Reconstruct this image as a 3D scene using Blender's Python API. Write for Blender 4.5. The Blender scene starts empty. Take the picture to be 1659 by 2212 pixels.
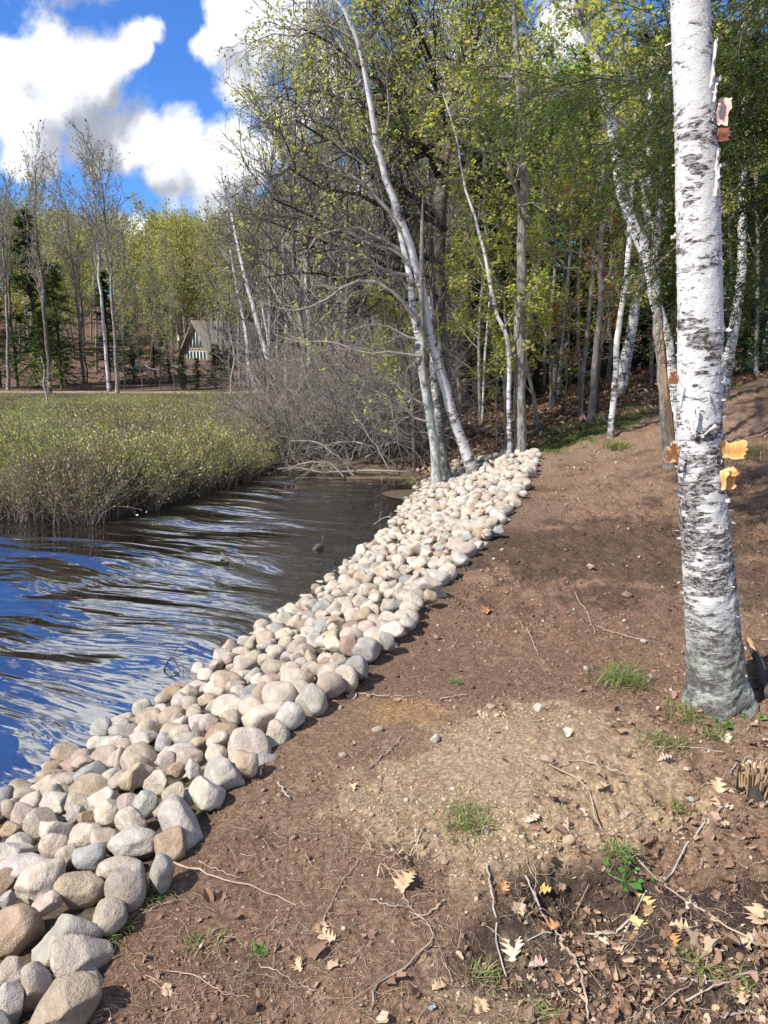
import bpy, math, random
import numpy as np
from mathutils import Vector
R = math.radians
sc = bpy.context.scene
# ---------------------------------------------------------------- camera
PITCH = R(11.75); CP, SP = math.cos(PITCH), math.sin(PITCH)
CAM = np.array([0.0, 0.0, 1.6])
FD, CX, CY = 1661.6, 829.5, 1106.0            # focal length and centre in units of a 1659 x 2212 survey grid
cam_d = bpy.data.cameras.new('camera'); cam = bpy.data.objects.new('camera', cam_d)
sc.collection.objects.link(cam); sc.camera = cam
cam.location = CAM; cam.rotation_euler = (math.pi/2 - PITCH, 0, 0)
cam_d.sensor_fit = 'VERTICAL'; cam_d.angle_y = 2*math.atan(CY/FD)
cam_d.clip_start = 0.05; cam_d.clip_end = 3000
# ---------------------------------------------------------------- sun, sky
SUN_DIR = Vector((-0.80, -0.52, 1.02)).normalized()       # towards the sun
sun_d = bpy.data.lights.new('sun', 'SUN'); sun = bpy.data.objects.new('sun', sun_d)
sc.collection.objects.link(sun)
sun_d.energy = 4.7; sun_d.angle = R(1.2); sun_d.color = (1.0, 0.955, 0.89)
sun.rotation_euler = SUN_DIR.to_track_quat('Z', 'Y').to_euler()
sc.view_settings.view_transform = 'Standard'; sc.view_settings.look = 'None'
sc.view_settings.exposure = 0.75; sc.view_settings.gamma = 1.0
sc.view_settings.use_curve_mapping = False
sc.cycles.max_bounces = 6; sc.cycles.transparent_max_bounces = 8
sc.cycles.diffuse_bounces = 3; sc.cycles.glossy_bounces = 3; sc.cycles.transmission_bounces = 3

def ray(px, py):
    u = (px - CX)/FD; v = (py - CY)/FD
    return np.array([u, CP - v*SP, -SP - v*CP])
def W(px, py, Y):
    """the world point seen in direction (px,py) of the survey grid at forward distance Y"""
    d = ray(px, py); return CAM + d*(Y/d[1])
def PXW(w, Y, py=900):
    """metres spanned by w survey units at forward distance Y"""
    d = ray(CX, py); return w/FD*(Y/d[1])

class NT:
    def __init__(s, tree): s.t = tree; s.t.nodes.clear(); s.L = tree.links.new
    def n(s, typ, **kw):
        nd = s.t.nodes.new(typ)
        for k, v in kw.items():
            if k.startswith('i_'):
                key = k[2:]; key = int(key) if key.isdigit() else key.replace('_', ' ')
                if hasattr(v, 'links') or isinstance(v, bpy.types.NodeSocket): s.L(v, nd.inputs[key])
                else: nd.inputs[key].default_value = v
            else: setattr(nd, k, v)
        return nd
    def math(s, op, a, b=None, c=None, clamp=False):
        nd = s.t.nodes.new('ShaderNodeMath'); nd.operation = op; nd.use_clamp = clamp
        for i, x in enumerate((a, b, c)):
            if x is None: continue
            if isinstance(x, bpy.types.NodeSocket): s.L(x, nd.inputs[i])
            else: nd.inputs[i].default_value = x
        return nd.outputs[0]
    def vmath(s, op, a, b=None):
        nd = s.t.nodes.new('ShaderNodeVectorMath'); nd.operation = op
        for i, x in enumerate((a, b)):
            if x is None: continue
            if isinstance(x, bpy.types.NodeSocket): s.L(x, nd.inputs[i])
            else: nd.inputs[i].default_value = x
        return nd.outputs['Value'] if op in ('DISTANCE', 'LENGTH', 'DOT_PRODUCT') else nd.outputs[0]
    def mix(s, f, a, b, blend='MIX'):
        nd = s.t.nodes.new('ShaderNodeMix'); nd.data_type = 'RGBA'; nd.blend_type = blend
        for i, x in ((0, f), (6, a), (7, b)):
            if isinstance(x, bpy.types.NodeSocket): s.L(x, nd.inputs[i])
            else: nd.inputs[i].default_value = x if i == 0 else (tuple(x) + (1,))[:4]
        return nd.outputs[2]
    def ramp(s, f, lo, hi):
        nd = s.t.nodes.new('ShaderNodeMapRange'); nd.interpolation_type = 'SMOOTHSTEP'
        s.L(f, nd.inputs[0]); nd.inputs[1].default_value = lo; nd.inputs[2].default_value = hi
        return nd.outputs[0]
    def noise(s, vec, scale, detail=4, rough=.5, dist=0):
        nd = s.t.nodes.new('ShaderNodeTexNoise'); nd.inputs['Scale'].default_value = scale
        nd.inputs['Detail'].default_value = detail; nd.inputs['Roughness'].default_value = rough
        nd.inputs['Distortion'].default_value = dist
        if vec is not None: s.L(vec, nd.inputs['Vector'])
        return nd.outputs[0]
    def scale(s, vec, v):
        nd = s.t.nodes.new('ShaderNodeVectorMath'); nd.operation = 'MULTIPLY'
        s.L(vec, nd.inputs[0]); nd.inputs[1].default_value = v; return nd.outputs[0]

world = bpy.data.worlds.new('World'); sc.world = world; world.use_nodes = True
def make_world():
    t = NT(world.node_tree)
    out = t.n('ShaderNodeOutputWorld'); bg = t.n('ShaderNodeBackground'); bg.inputs[1].default_value = 0.10
    t.L(bg.outputs[0], out.inputs[0])
    sky = t.n('ShaderNodeTexSky'); sky.sky_type = 'NISHITA'; sky.sun_disc = False
    sky.sun_elevation = math.asin(SUN_DIR.z); sky.sun_rotation = math.atan2(SUN_DIR.x, SUN_DIR.y)
    sky.air_density = 1.0; sky.dust_density = 0.25; sky.ozone_density = 3.0
    tc = t.n('ShaderNodeTexCoord').outputs['Generated']
    blobs = [(150,190,150),(40,210,130),(230,150,110),(60,300,110),(200,280,120),(10,120,70),(330,300,130),(270,360,95),(400,270,90),
             (420,350,110),(500,330,120),(540,60,100),(480,90,70),(620,40,120),(530,170,80),(590,230,110),(300,95,60),(350,60,42),(700,180,110),
             (380,395,60),(120,60,0),(480,440,60),(620,420,90),(330,500,60),(380,520,60),(1000,250,200),(1250,330,180),(1180,60,90),(80,-230,190),(350,-250,170),(200,-450,150),(560,-330,180),(-50,-560,170),(450,-600,170),(200,-800,190),(760,-520,200),(900,420,200),(1500,420,120)]
    def density(vec, blob_only=False):
        # soft blobs of cloud at fixed compass bearings, broken up by noise
        nz = t.noise(vec, 7.0, 10, .66, .25)
        wn = t.n('ShaderNodeTexNoise'); wn.inputs['Scale'].default_value = 6.; wn.inputs['Detail'].default_value = 3; t.L(vec, wn.inputs['Vector'])
        wv = t.vmath('ADD', vec, t.scale(t.vmath('SUBTRACT', wn.outputs[1], (.5, .5, .5)), (.16, .16, .13)))
        acc = None
        for bx, by, br in blobs:
            if br <= 0: continue
            d = ray(bx, by); d = d/np.linalg.norm(d); r = br/FD*.99
            dist = t.vmath('DISTANCE', wv, tuple(d))
            m = t.math('SUBTRACT', 1.0, t.math('DIVIDE', dist, r), clamp=True)
            acc = m if acc is None else t.math('SMOOTH_MAX', acc, m, 0.12)
        sep = t.n('ShaderNodeSeparateXYZ'); t.L(vec, sep.inputs[0])
        # the rest of the sky: broken cloud away from the part above the pond
        d0 = ray(360, 250); d0 = d0/np.linalg.norm(d0)
        far = t.ramp(t.vmath('DISTANCE', vec, tuple(d0)), 0.42, 0.62)
        big = t.ramp(t.noise(vec, 2.6, 3, .5), .40, .66)
        acc = t.math('MAXIMUM', acc, t.math('MULTIPLY', far, t.math('MULTIPLY', big, .62)))
        return t.math('ADD', t.math('MULTIPLY', acc, 1.15), t.math('MULTIPLY', t.math('SUBTRACT', nz, .5), 1.9))
    d1 = density(tc)
    up = t.n('ShaderNodeVectorMath', operation='ADD'); t.L(tc, up.inputs[0]); up.inputs[1].default_value = (-.018, 0, .045)
    d2 = density(up.outputs[0])
    mask = t.ramp(d1, .22, .62)
    grey = t.ramp(t.math('SUBTRACT', d2, t.math('MULTIPLY', d1, .35)), .0, .60)
    sz = t.n('ShaderNodeSeparateXYZ'); t.L(tc, sz.inputs[0])      # thinner, brighter cloud high up
    grey = t.math('MULTIPLY', grey, t.math('SUBTRACT', 1, t.math('MULTIPLY', t.ramp(sz.outputs[2], .38, .50), .95)))
    wisp = t.noise(tc, 14, 6, .6)
    cloud = t.mix(grey, (8.0, 8.05, 8.2), (2.5, 2.75, 3.3))
    cloud = t.mix(t.math('MULTIPLY', t.ramp(wisp, .35, .75), .35), cloud, (5.6, 5.75, 6.0))
    blue = t.mix(1.0, sky.outputs[0], (.40, .72, 1.22), 'MULTIPLY')
    col = t.mix(mask, blue, cloud)
    t.L(col, bg.inputs[0])
make_world()

# ---------------------------------------------------------------- numeric helpers
def rng(seed): return np.random.default_rng(seed)
def unit(a): return a/np.maximum(np.linalg.norm(a, axis=-1, keepdims=True), 1e-9)
def _hash(i, j, s):
    i = i.astype(np.int64); j = j.astype(np.int64)
    h = (i*374761393 + j*668265263 + s*1442695041) & 0xffffffff
    h = ((h ^ (h >> 13))*1274126177) & 0xffffffff
    return ((h ^ (h >> 16)) & 0xffffff)/float(0xffffff)
def vnoise(x, y, s=0):
    xi, yi = np.floor(x), np.floor(y); fx, fy = x - xi, y - yi
    fx = fx*fx*(3 - 2*fx); fy = fy*fy*(3 - 2*fy)
    a = _hash(xi, yi, s); b = _hash(xi + 1, yi, s); c = _hash(xi, yi + 1, s); d = _hash(xi + 1, yi + 1, s)
    return (a*(1 - fx) + b*fx)*(1 - fy) + (c*(1 - fx) + d*fx)*fy
def fbm(x, y, f, o=4, s=0, g=.5):
    r = 0; a = 1; t = 0
    for k in range(o):
        r = r + a*vnoise(x*f + 17.3*k, y*f - 9.1*k, s + k); t += a; a *= g; f *= 2.03
    return r/t
def sstep(a, b, x):
    t = np.clip((x - a)/(b - a), 0, 1); return t*t*(3 - 2*t)

# ---------------------------------------------------------------- terrain
WZ = -0.40                                      # water level
def gpt(px, py, z):
    d = ray(px, py); t = (z - CAM[2])/d[2]; return CAM + d*t
SOIL = [gpt(x, y, z) for x, y, z in ((205,2120,0),(265,1960,0),(365,1900,0),(435,1800,0),(525,1690,0),(605,1610,0),(655,1560,0),(705,1500,0),(770,1475,0),
        (830,1400,.01),(895,1340,.02),(945,1280,.03),(985,1245,.04),(1040,1180,.06),(1110,1110,.09),(1142,1060,.12),(1150,1020,.15),(1172,975,.2))]
WAT = [gpt(x, y, WZ) for x, y in ((5,1712),(60,1690),(135,1640),(215,1580),(330,1520),(410,1470),(510,1390),(600,1330),(680,1280),(720,1240),(780,1190),(850,1140),(870,1100),(900,1062))]
_sy = [0.0, 1.0] + [p[1] for p in SOIL] + [13.5, 16, 22, 30, 37, 40, 44]
_sx = [-1.5, -1.02] + [p[0] for p in SOIL] + [2.0, 0.5, -2.0, -5, -8, -60, -200]
_wy = [0.0, 1.5] + [p[1] for p in WAT] + [11.9, 12.7, 13.2, 13.8, 15, 20, 29, 34, 36.2, 38]
_wx = [-4.2, -3.0] + [p[0] for p in WAT] + [0.42, 0.2, -1.6, -2.9, -3.4, -4.2, -6.8, -9, -60, -200]
_o = np.argsort(_sy); _sy = np.array(_sy)[_o]; _sx = np.array(_sx)[_o]
_o = np.argsort(_wy); _wy = np.array(_wy)[_o]; _wx = np.array(_wx)[_o]
def xs(y): return np.interp(y, _sy, _sx)
def xw(y): return np.minimum(np.interp(y, _wy, _wx), xs(y) - .25)
def land(x, y):
    z = 0.017*np.clip(y - 4, 0, 26)
    z = z + .19*sstep(3.5, 10.5, y)*np.clip(x - xs(np.minimum(y, 11.6)) - .5, 0, 5.5)
    z = z - .78*sstep(22, 35.5, y)*sstep(3, -8, x)*sstep(75, 50, y)
    hill = sstep(70, 175, y)*12 + sstep(40, 60, y)*.7
    return z + hill
def gz(x, y, fine=True):
    """height of the land, the pond bed and the bog bed"""
    x = np.asarray(x, float); y = np.asarray(y, float)
    a, b = xs(y), xw(y)
    L = land(x, y)
    t = np.clip((a - x)/np.maximum(a - b, .05), 0, 1)
    z = L*(1 - t) + (WZ - .02)*t
    z = z - np.clip(b - x, 0, 2.2)*.22
    if fine:
        m = sstep(-.15, .1, x - a)
        z = z + m*(fbm(x, y, .55, 3, 3) - .5)*.10*sstep(1.0, 3.5, y)
    return z
def gz1(x, y): return float(gz(np.array([x]), np.array([y]))[0])
def G(px, py, lo=.6):
    """where the sight line through (px,py) meets the ground"""
    d = ray(px, py); t = lo
    while t < 140:
        p = CAM + d*t
        if p[2] < gz1(p[0], p[1]): break
        t *= 1.01
    return CAM + d*t

# ---------------------------------------------------------------- mesh helpers
col = sc.collection
def link(o, parent=None):
    col.objects.link(o)
    if parent is not None:
        o.parent = parent
    return o
def tag(o, label=None, cat=None, group=None, kind=None):
    if label: o['label'] = label
    if cat: o['category'] = cat
    if group: o['group'] = group
    if kind: o['kind'] = kind
    return o
def empty(name, loc, label, cat, group=None, rz=0):
    o = bpy.data.objects.new(name, None); o.location = loc; o.rotation_euler = (0, 0, rz); o.empty_display_size = .1
    link(o); return tag(o, label, cat, group)
def mesh(name, V, F, mats, mi=None, smooth=True, uv=None, vcol=None, tri=None):
    V = np.ascontiguousarray(V, dtype=np.float32).reshape(-1, 3)
    F = np.asarray(F, dtype=np.int32).reshape(-1, 4) if F is not None and len(F) else np.zeros((0, 4), np.int32)
    T = np.asarray(tri, dtype=np.int32).reshape(-1, 3) if tri is not None and len(tri) else np.zeros((0, 3), np.int32)
    me = bpy.data.meshes.new(name); nf, nt = len(F), len(T)
    me.vertices.add(len(V)); me.vertices.foreach_set('co', V.ravel())
    loops = np.concatenate([F.ravel(), T.ravel()]).astype(np.int32)
    me.loops.add(len(loops)); me.loops.foreach_set('vertex_index', loops)
    me.polygons.add(nf + nt)
    st = np.concatenate([np.arange(nf)*4, nf*4 + np.arange(nt)*3]).astype(np.int32)
    me.polygons.foreach_set('loop_start', st)
    me.polygons.foreach_set('use_smooth', np.full(nf + nt, smooth))
    for m in (mats if isinstance(mats, (list, tuple)) else [mats]): me.materials.append(m)
    if mi is not None: me.polygons.foreach_set('material_index', np.asarray(mi, np.int32))
    if uv is not None:
        l = me.uv_layers.new(name='UVMap'); l.data.foreach_set('uv', np.asarray(uv, np.float32)[loops].ravel())
    if vcol is not None:
        a = me.color_attributes.new('tint', 'FLOAT_COLOR', 'POINT')
        c = np.ones((len(V), 4), np.float32); c[:, :3] = vcol; a.data.foreach_set('color', c.ravel())
    me.update(calc_edges=True)
    return me
def obj(name, me, parent=None, loc=None):
    o = bpy.data.objects.new(name, me)
    if loc is not None: o.location = loc
    return link(o, parent)

def tubes(P, Rr, S=5, cap=False):
    """P (N,K,3), Rr (N,K) -> verts, quads, uv (metres)"""
    P = np.asarray(P, float); Rr = np.asarray(Rr, float)
    N, K = P.shape[:2]
    T = np.empty_like(P); T[:, 1:-1] = P[:, 2:] - P[:, :-2]; T[:, 0] = P[:, 1] - P[:, 0]; T[:, -1] = P[:, -1] - P[:, -2]
    T = unit(T); m = np.abs(unit(P[:, -1] - P[:, 0])); ax = np.argmin(m, axis=1)
    ref = np.eye(3)[ax][:, None, :]
    U = unit(np.cross(T, np.broadcast_to(ref, T.shape))); Vv = np.cross(T, U)
    th = np.arange(S)*2*np.pi/S
    ring = (np.cos(th)[None, None, :, None]*U[:, :, None, :] + np.sin(th)[None, None, :, None]*Vv[:, :, None, :])
    V = P[:, :, None, :] + ring*Rr[:, :, None, None]
    idx = np.arange(N*K*S).reshape(N, K, S)
    a = idx[:, :-1, :]; b = np.roll(a, -1, 2); c = np.roll(idx[:, 1:, :], -1, 2); d = idx[:, 1:, :]
    F = np.stack([a, b, c, d], -1).reshape(-1, 4)
    ln = np.concatenate([np.zeros((N, 1)), np.cumsum(np.linalg.norm(P[:, 1:] - P[:, :-1], axis=2), 1)], 1)
    r0 = Rr[:, :1]
    uv = np.empty((N, K, S, 2)); uv[..., 0] = np.minimum(th, 2*np.pi - th)[None, None, :]*r0[:, :, None]; uv[..., 1] = ln[:, :, None]
    return V.reshape(-1, 3), F, uv.reshape(-1, 2)
def merge(parts):
    """[(V,F,uv)] -> one"""
    Vs, Fs, Us, n = [], [], [], 0
    for V, F, U in parts:
        Vs.append(V); Fs.append(F + n); Us.append(U); n += len(V)
    return np.concatenate(Vs), np.concatenate(Fs), np.concatenate(Us)
def smooth_path(pts, K):
    pts = np.asarray(pts, float)
    d = np.concatenate([[0], np.cumsum(np.linalg.norm(pts[1:, :3] - pts[:-1, :3], axis=1))]); t = d/d[-1]
    n = len(pts); m = np.gradient(pts, t, axis=0) if n > 2 else np.repeat((pts[1:] - pts[:-1])[:1], n, 0)
    q = np.linspace(0, 1, K); i = np.clip(np.searchsorted(t, q, 'right') - 1, 0, n - 2)
    h = (t[i + 1] - t[i])[:, None]; s = ((q - t[i])/h[:, 0])[:, None]
    return ((2*s**3 - 3*s**2 + 1)*pts[i] + (s**3 - 2*s**2 + s)*h*m[i] + (-2*s**3 + 3*s**2)*pts[i + 1] + (s**3 - s**2)*h*m[i + 1])
def spawn(P, Rr, n, L, ang, g, K=5, tmin=.2, up=0., trop=0., gnarl=.25, rr=.55, tip=.35, flat=0., taper=.5, bias=None):
    """children on every parent polyline"""
    N, KK = P.shape[:2]; M = N*n
    pi = np.repeat(np.arange(N), n); t = tmin + (1 - tmin)*((np.tile(np.arange(n), N) + g.random(M))/n); t = np.clip(t, 0, .999)
    f = t*(KK - 1); i = f.astype(int); w = (f - i)[:, None]
    pos = P[pi, i]*(1 - w) + P[pi, i + 1]*w; tan = unit(P[pi, i + 1] - P[pi, i])
    r0 = (Rr[pi, i]*(1 - w[:, 0]) + Rr[pi, i + 1]*w[:, 0])
    rv = g.normal(size=(M, 3))
    if flat: rv[:, 2] *= (1 - flat)
    if bias is not None: rv += np.asarray(bias)
    perp = unit(rv - (rv*tan).sum(1, keepdims=True)*tan)
    A = np.radians(ang)*(1 + .25*g.normal(size=(M, 1)))
    d = np.cos(A)*tan + np.sin(A)*perp; d[:, 2] += up; d = unit(d)
    if np.isscalar(L): L = np.full(N, L)
    ln = L[pi]*(1 - taper*t)*(.6 + .8*g.random(M))
    step = (ln/(K - 1))[:, None]; C = np.empty((M, K, 3)); C[:, 0] = pos; dd = d
    for k in range(1, K):
        dd = dd + gnarl*g.normal(size=(M, 3))*.6; dd[:, 2] += trop; dd = unit(dd); C[:, k] = C[:, k - 1] + dd*step
    rad = (r0*rr)[:, None]*np.linspace(1, tip, K)[None, :]
    return C, rad, ln
def along(P, n, g, tmin=0.):
    N, KK = P.shape[:2]; M = N*n; pi = np.repeat(np.arange(N), n)
    t = np.clip(tmin + (1 - tmin)*g.random(M), 0, .999); f = t*(KK - 1); i = f.astype(int); w = (f - i)[:, None]
    return P[pi, i]*(1 - w) + P[pi, i + 1]*w, unit(P[pi, i + 1] - P[pi, i])
def leaves(pos, d, L, Wd, g, flat=.0, spread=.8, jitter=.35, off=0.):
    """rhombic leaf blades: pos (M,3), preferred direction d"""
    M = len(pos); dirn = unit(d + spread*g.normal(size=(M, 3))*np.array([1, 1, 1 - .7*flat]))
    nn = g.normal(size=(M, 3)); nn[:, 2] += 4*flat
    side = unit(np.cross(dirn, nn)); s = (1 + jitter*g.normal(size=(M, 1))).clip(.4, 1.9)
    nrm = np.cross(side, dirn)
    p0 = pos + dirn*off; ln = L*s; wd = Wd*s
    V = np.stack([p0, p0 + dirn*ln*.45 + side*wd*.5 + nrm*wd*.12, p0 + dirn*ln, p0 + dirn*ln*.45 - side*wd*.5 + nrm*wd*.12], 1)
    F = np.arange(M*4).reshape(-1, 4)
    return V.reshape(-1, 3), F, np.zeros((M*4, 2))
def scatter(variants, pos, rz, s, g, tilt=0.):
    """merge many transformed copies of small meshes (V,F[,c]) into one"""
    vi = g.integers(0, len(variants), len(pos)); Vs, Fs, n = [], [], 0
    for k, (V, F) in enumerate(variants):
        m = np.where(vi == k)[0]
        if not len(m): continue
        c, sn = np.cos(rz[m]), np.sin(rz[m]); sc_ = s[m]
        X = V[None, :, 0]*c[:, None] - V[None, :, 1]*sn[:, None]; Y = V[None, :, 0]*sn[:, None] + V[None, :, 1]*c[:, None]
        Z = np.broadcast_to(V[None, :, 2], X.shape)
        if tilt:
            tx = g.normal(size=(len(m), 1))*tilt; ty = g.normal(size=(len(m), 1))*tilt
            Z = Z + X*tx + Y*ty
        A = np.stack([X, Y, Z], -1)*sc_[:, None, None] + pos[m][:, None, :]
        Vs.append(A.reshape(-1, 3)); Fs.append((F[None] + (np.arange(len(m))*len(V))[:, None, None]).reshape(-1, F.shape[1]) + n); n += len(m)*len(V)
    return np.concatenate(Vs), np.concatenate(Fs)

# ---------------------------------------------------------------- materials
def mat(name):
    m = bpy.data.materials.new(name); m.use_nodes = True; t = NT(m.node_tree)
    out = t.n('ShaderNodeOutputMaterial'); b = t.n('ShaderNodeBsdfPrincipled'); t.L(b.outputs[0], out.inputs[0])
    b.inputs['Roughness'].default_value = .85
    b.inputs['Specular IOR Level'].default_value = .25
    return m, t, b, out
def bump(t, b, h, strength=.5, dist=.01):
    n = t.n('ShaderNodeBump'); n.inputs['Strength'].default_value = strength; n.inputs['Distance'].default_value = dist
    t.L(h, n.inputs['Height']); t.L(n.outputs[0], b.inputs['Normal']); return n
def leaf_mat(name, a, b_, c=None, trans=.35, rough=.6):
    m, t, b, out = mat(name)
    r = t.n('ShaderNodeNewGeometry').outputs['Random Per Island']
    colr = t.mix(r, a, b_)
    if c is not None: colr = t.mix(t.ramp(t.math('FRACT', t.math('MULTIPLY', r, 37.7)), .72, .86), colr, c)
    t.L(colr, b.inputs['Base Color']); b.inputs['Roughness'].default_value = rough
    tr = t.n('ShaderNodeBsdfTranslucent'); t.L(t.mix(1, colr, (1.25, 1.2, .7), 'MULTIPLY'), tr.inputs[0])
    mx = t.n('ShaderNodeMixShader'); mx.inputs[0].default_value = trans
    t.L(b.outputs[0], mx.inputs[1]); t.L(tr.outputs[0], mx.inputs[2]); t.L(mx.outputs[0], out.inputs[0])
    return m
def bark_mat(name, a, b_, c, sx=40, sy=8, bs=.8):
    m, t, b, out = mat(name)
    uv = t.n('ShaderNodeUVMap').outputs[0]; oi = t.n('ShaderNodeObjectInfo').outputs['Random']
    vec = t.vmath('ADD', t.scale(uv, (sx, sy, 1)), None)
    nd = t.t.nodes[-1]; cx = t.n('ShaderNodeCombineXYZ'); t.L(t.math('MULTIPLY', oi, 50), cx.inputs[2]); t.L(cx.outputs[0], nd.inputs[1])
    n1 = t.noise(vec, 1, 5, .65); obj_ = t.n('ShaderNodeTexCoord').outputs['Object']; n2 = t.noise(obj_, 3.5, 4, .6)
    c1 = t.mix(t.ramp(n1, .35, .62), a, b_); c1 = t.mix(t.ramp(n2, .52, .68), c1, c)
    t.L(c1, b.inputs['Base Color']); bump(t, b, n1, bs, .012); return m
def birch_mat(name, dark=.0, base_h=.9, hero=False, wh=(.57, .56, .535)):
    m, t, b, out = mat(name)
    uv = t.n('ShaderNodeUVMap').outputs[0]; oi = t.n('ShaderNodeObjectInfo').outputs['Random']
    sep = t.n('ShaderNodeSeparateXYZ'); t.L(uv, sep.inputs[0]); hgt = sep.outputs[1]
    def nv(sx, sy, det=3, rough=.55, dist=0.):
        a = t.n('ShaderNodeVectorMath', operation='ADD'); t.L(t.scale(uv, (sx, sy, 1)), a.inputs[0])
        cx = t.n('ShaderNodeCombineXYZ'); t.L(t.math('MULTIPLY', oi, 91.), cx.inputs[2]); t.L(cx.outputs[0], a.inputs[1])
        return t.noise(a.outputs[0], 1, det, rough, dist)
    low = t.math('DIVIDE', t.math('SUBTRACT', base_h*1.9, hgt), base_h*1.9, clamp=True)           # 1 at the foot
    k = 1. if hero else .45
    fine = nv(34*k, 330*k, 2, .5)
    dashes = t.ramp(fine, .635 - dark*.05, .68)
    patch = nv(11*k, 46*k, 5, .7, .4)
    pth = t.math('SUBTRACT', patch, t.math('MULTIPLY', low, .20))
    big = nv(3.2*k, 7*k, 3, .6)
    patches = t.ramp(t.math('ADD', t.math('SUBTRACT', patch, .5), t.math('ADD', t.math('MULTIPLY', t.math('SUBTRACT', big, .5), .8), t.math('MULTIPLY', low, .165))), .085 - dark*.05, .15)
    scaly = nv(30*k, 75*k, 5, .75)
    white = t.mix(t.ramp(big, .3, .7), wh, (.50, .475, .44))
    c1 = t.mix(t.math('MULTIPLY', dashes, .75), white, (.16, .13, .115))
    dk = t.mix(t.ramp(scaly, .42, .62), (.035, .03, .028), (.36, .33, .31))
    c1 = t.mix(patches, c1, dk)
    foot = t.ramp(hgt, base_h*.50, base_h*.12)
    lich = t.mix(t.ramp(nv(14*k, 16*k, 5, .7), .44, .56), (.10, .09, .078), (.32, .335, .27))
    lich = t.mix(t.ramp(nv(36*k, 40*k, 4, .7), .55, .66), lich, (.05, .045, .04))
    c1 = t.mix(t.math('MULTIPLY', foot, .88), c1, lich)
    t.L(c1, b.inputs['Base Color']); b.inputs['Roughness'].default_value = .7
    h = t.math('ADD', t.math('MULTIPLY', scaly, t.math('ADD', .25, t.math('ADD', patches, t.math('MULTIPLY', foot, 1.2)))), t.math('MULTIPLY', fine, .12))
    bump(t, b, h, .75, .012 if hero else .02)
    return m
M = {}
M['birch_hero'] = birch_mat('white birch bark', hero=True, base_h=1.55)
M['birch'] = birch_mat('birch bark', base_h=.8)
M['birch_dark'] = birch_mat('flaky birch bark', dark=1.6, base_h=2.5, wh=(.45, .42, .40))
M['grey_bark'] = bark_mat('grey maple bark', (.10, .085, .07), (.27, .24, .205), (.33, .34, .28))
M['brown_bark'] = bark_mat('brown bark', (.055, .043, .034), (.16, .13, .105), (.20, .18, .15))
M['dark_bark'] = bark_mat('dark bark', (.025, .021, .018), (.075, .062, .052), (.11, .10, .085))
M['dead_wood'] = bark_mat('weathered grey wood', (.16, .14, .12), (.42, .385, .33), (.30, .27, .23), 60, 4, .5)
M['twig'] = bark_mat('grey brown twigs', (.13, .113, .096), (.29, .252, .212), (.21, .185, .158), 30, 8, .2)
M['twig_pale'] = bark_mat('pale bare twigs', (.24, .21, .175), (.40, .36, .31), (.30, .265, .23), 30, 8, .2)
M['lichen_bark'] = bark_mat('lichen covered bark', (.20, .20, .17), (.42, .43, .37), (.30, .32, .27), 14, 9, .8)
M['maple'] = leaf_mat('young maple leaves', (.46, .49, .12), (.34, .41, .10), (.46, .39, .15), .55)
M['maple_red'] = leaf_mat('reddish young leaves', (.36, .17, .06), (.30, .25, .05), (.33, .10, .05), .4)
M['bright'] = leaf_mat('fresh green leaves', (.10, .24, .02), (.17, .33, .035), None, .5)
M['olive'] = leaf_mat('small budding leaves', (.38, .40, .17), (.30, .34, .13), (.40, .34, .18), .5)
M['bud'] = leaf_mat('grey green buds', (.20, .21, .11), (.27, .26, .15), (.22, .13, .09), .3)
M['hemlock'] = leaf_mat('hemlock needles', (.045, .085, .02), (.08, .125, .03), (.14, .155, .04), .32)
M['fir'] = leaf_mat('dark fir needles', (.03, .075, .024), (.055, .11, .03), (.085, .14, .04), .25)
M['hill_leaf'] = leaf_mat('hillside spring leaves', (.28, .30, .07), (.38, .37, .10), (.33, .25, .12), .45)
M['bog_leaf'] = leaf_mat('bog shrub leaves', (.36, .37, .11), (.25, .29, .085), (.60, .56, .33), .4)
M['bog_leaf_brown'] = leaf_mat('older bog shrub leaves', (.20, .17, .09), (.17, .18, .08), (.38, .33, .2), .3)
M['bog_twig'] = bark_mat('bog shrub stems', (.10, .075, .06), (.22, .17, .14), (.16, .125, .105), 30, 8, .2)
M['grass'] = leaf_mat('grass blades', (.10, .16, .04), (.20, .25, .07), (.42, .35, .19), .35)
M['fresh_plant'] = leaf_mat('plant leaves', (.06, .19, .025), (.12, .28, .05), None, .35)
M['dry_leaf'] = leaf_mat('dry oak leaves', (.50, .33, .19), (.36, .21, .12), (.58, .44, .30), .15)
M['litter'] = leaf_mat('leaf litter', (.15, .09, .058), (.34, .215, .14), (.46, .34, .23), .1)
M['straw'] = leaf_mat('dry straw', (.36, .27, .17), (.27, .19, .12), (.50, .40, .27), .1)

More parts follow.
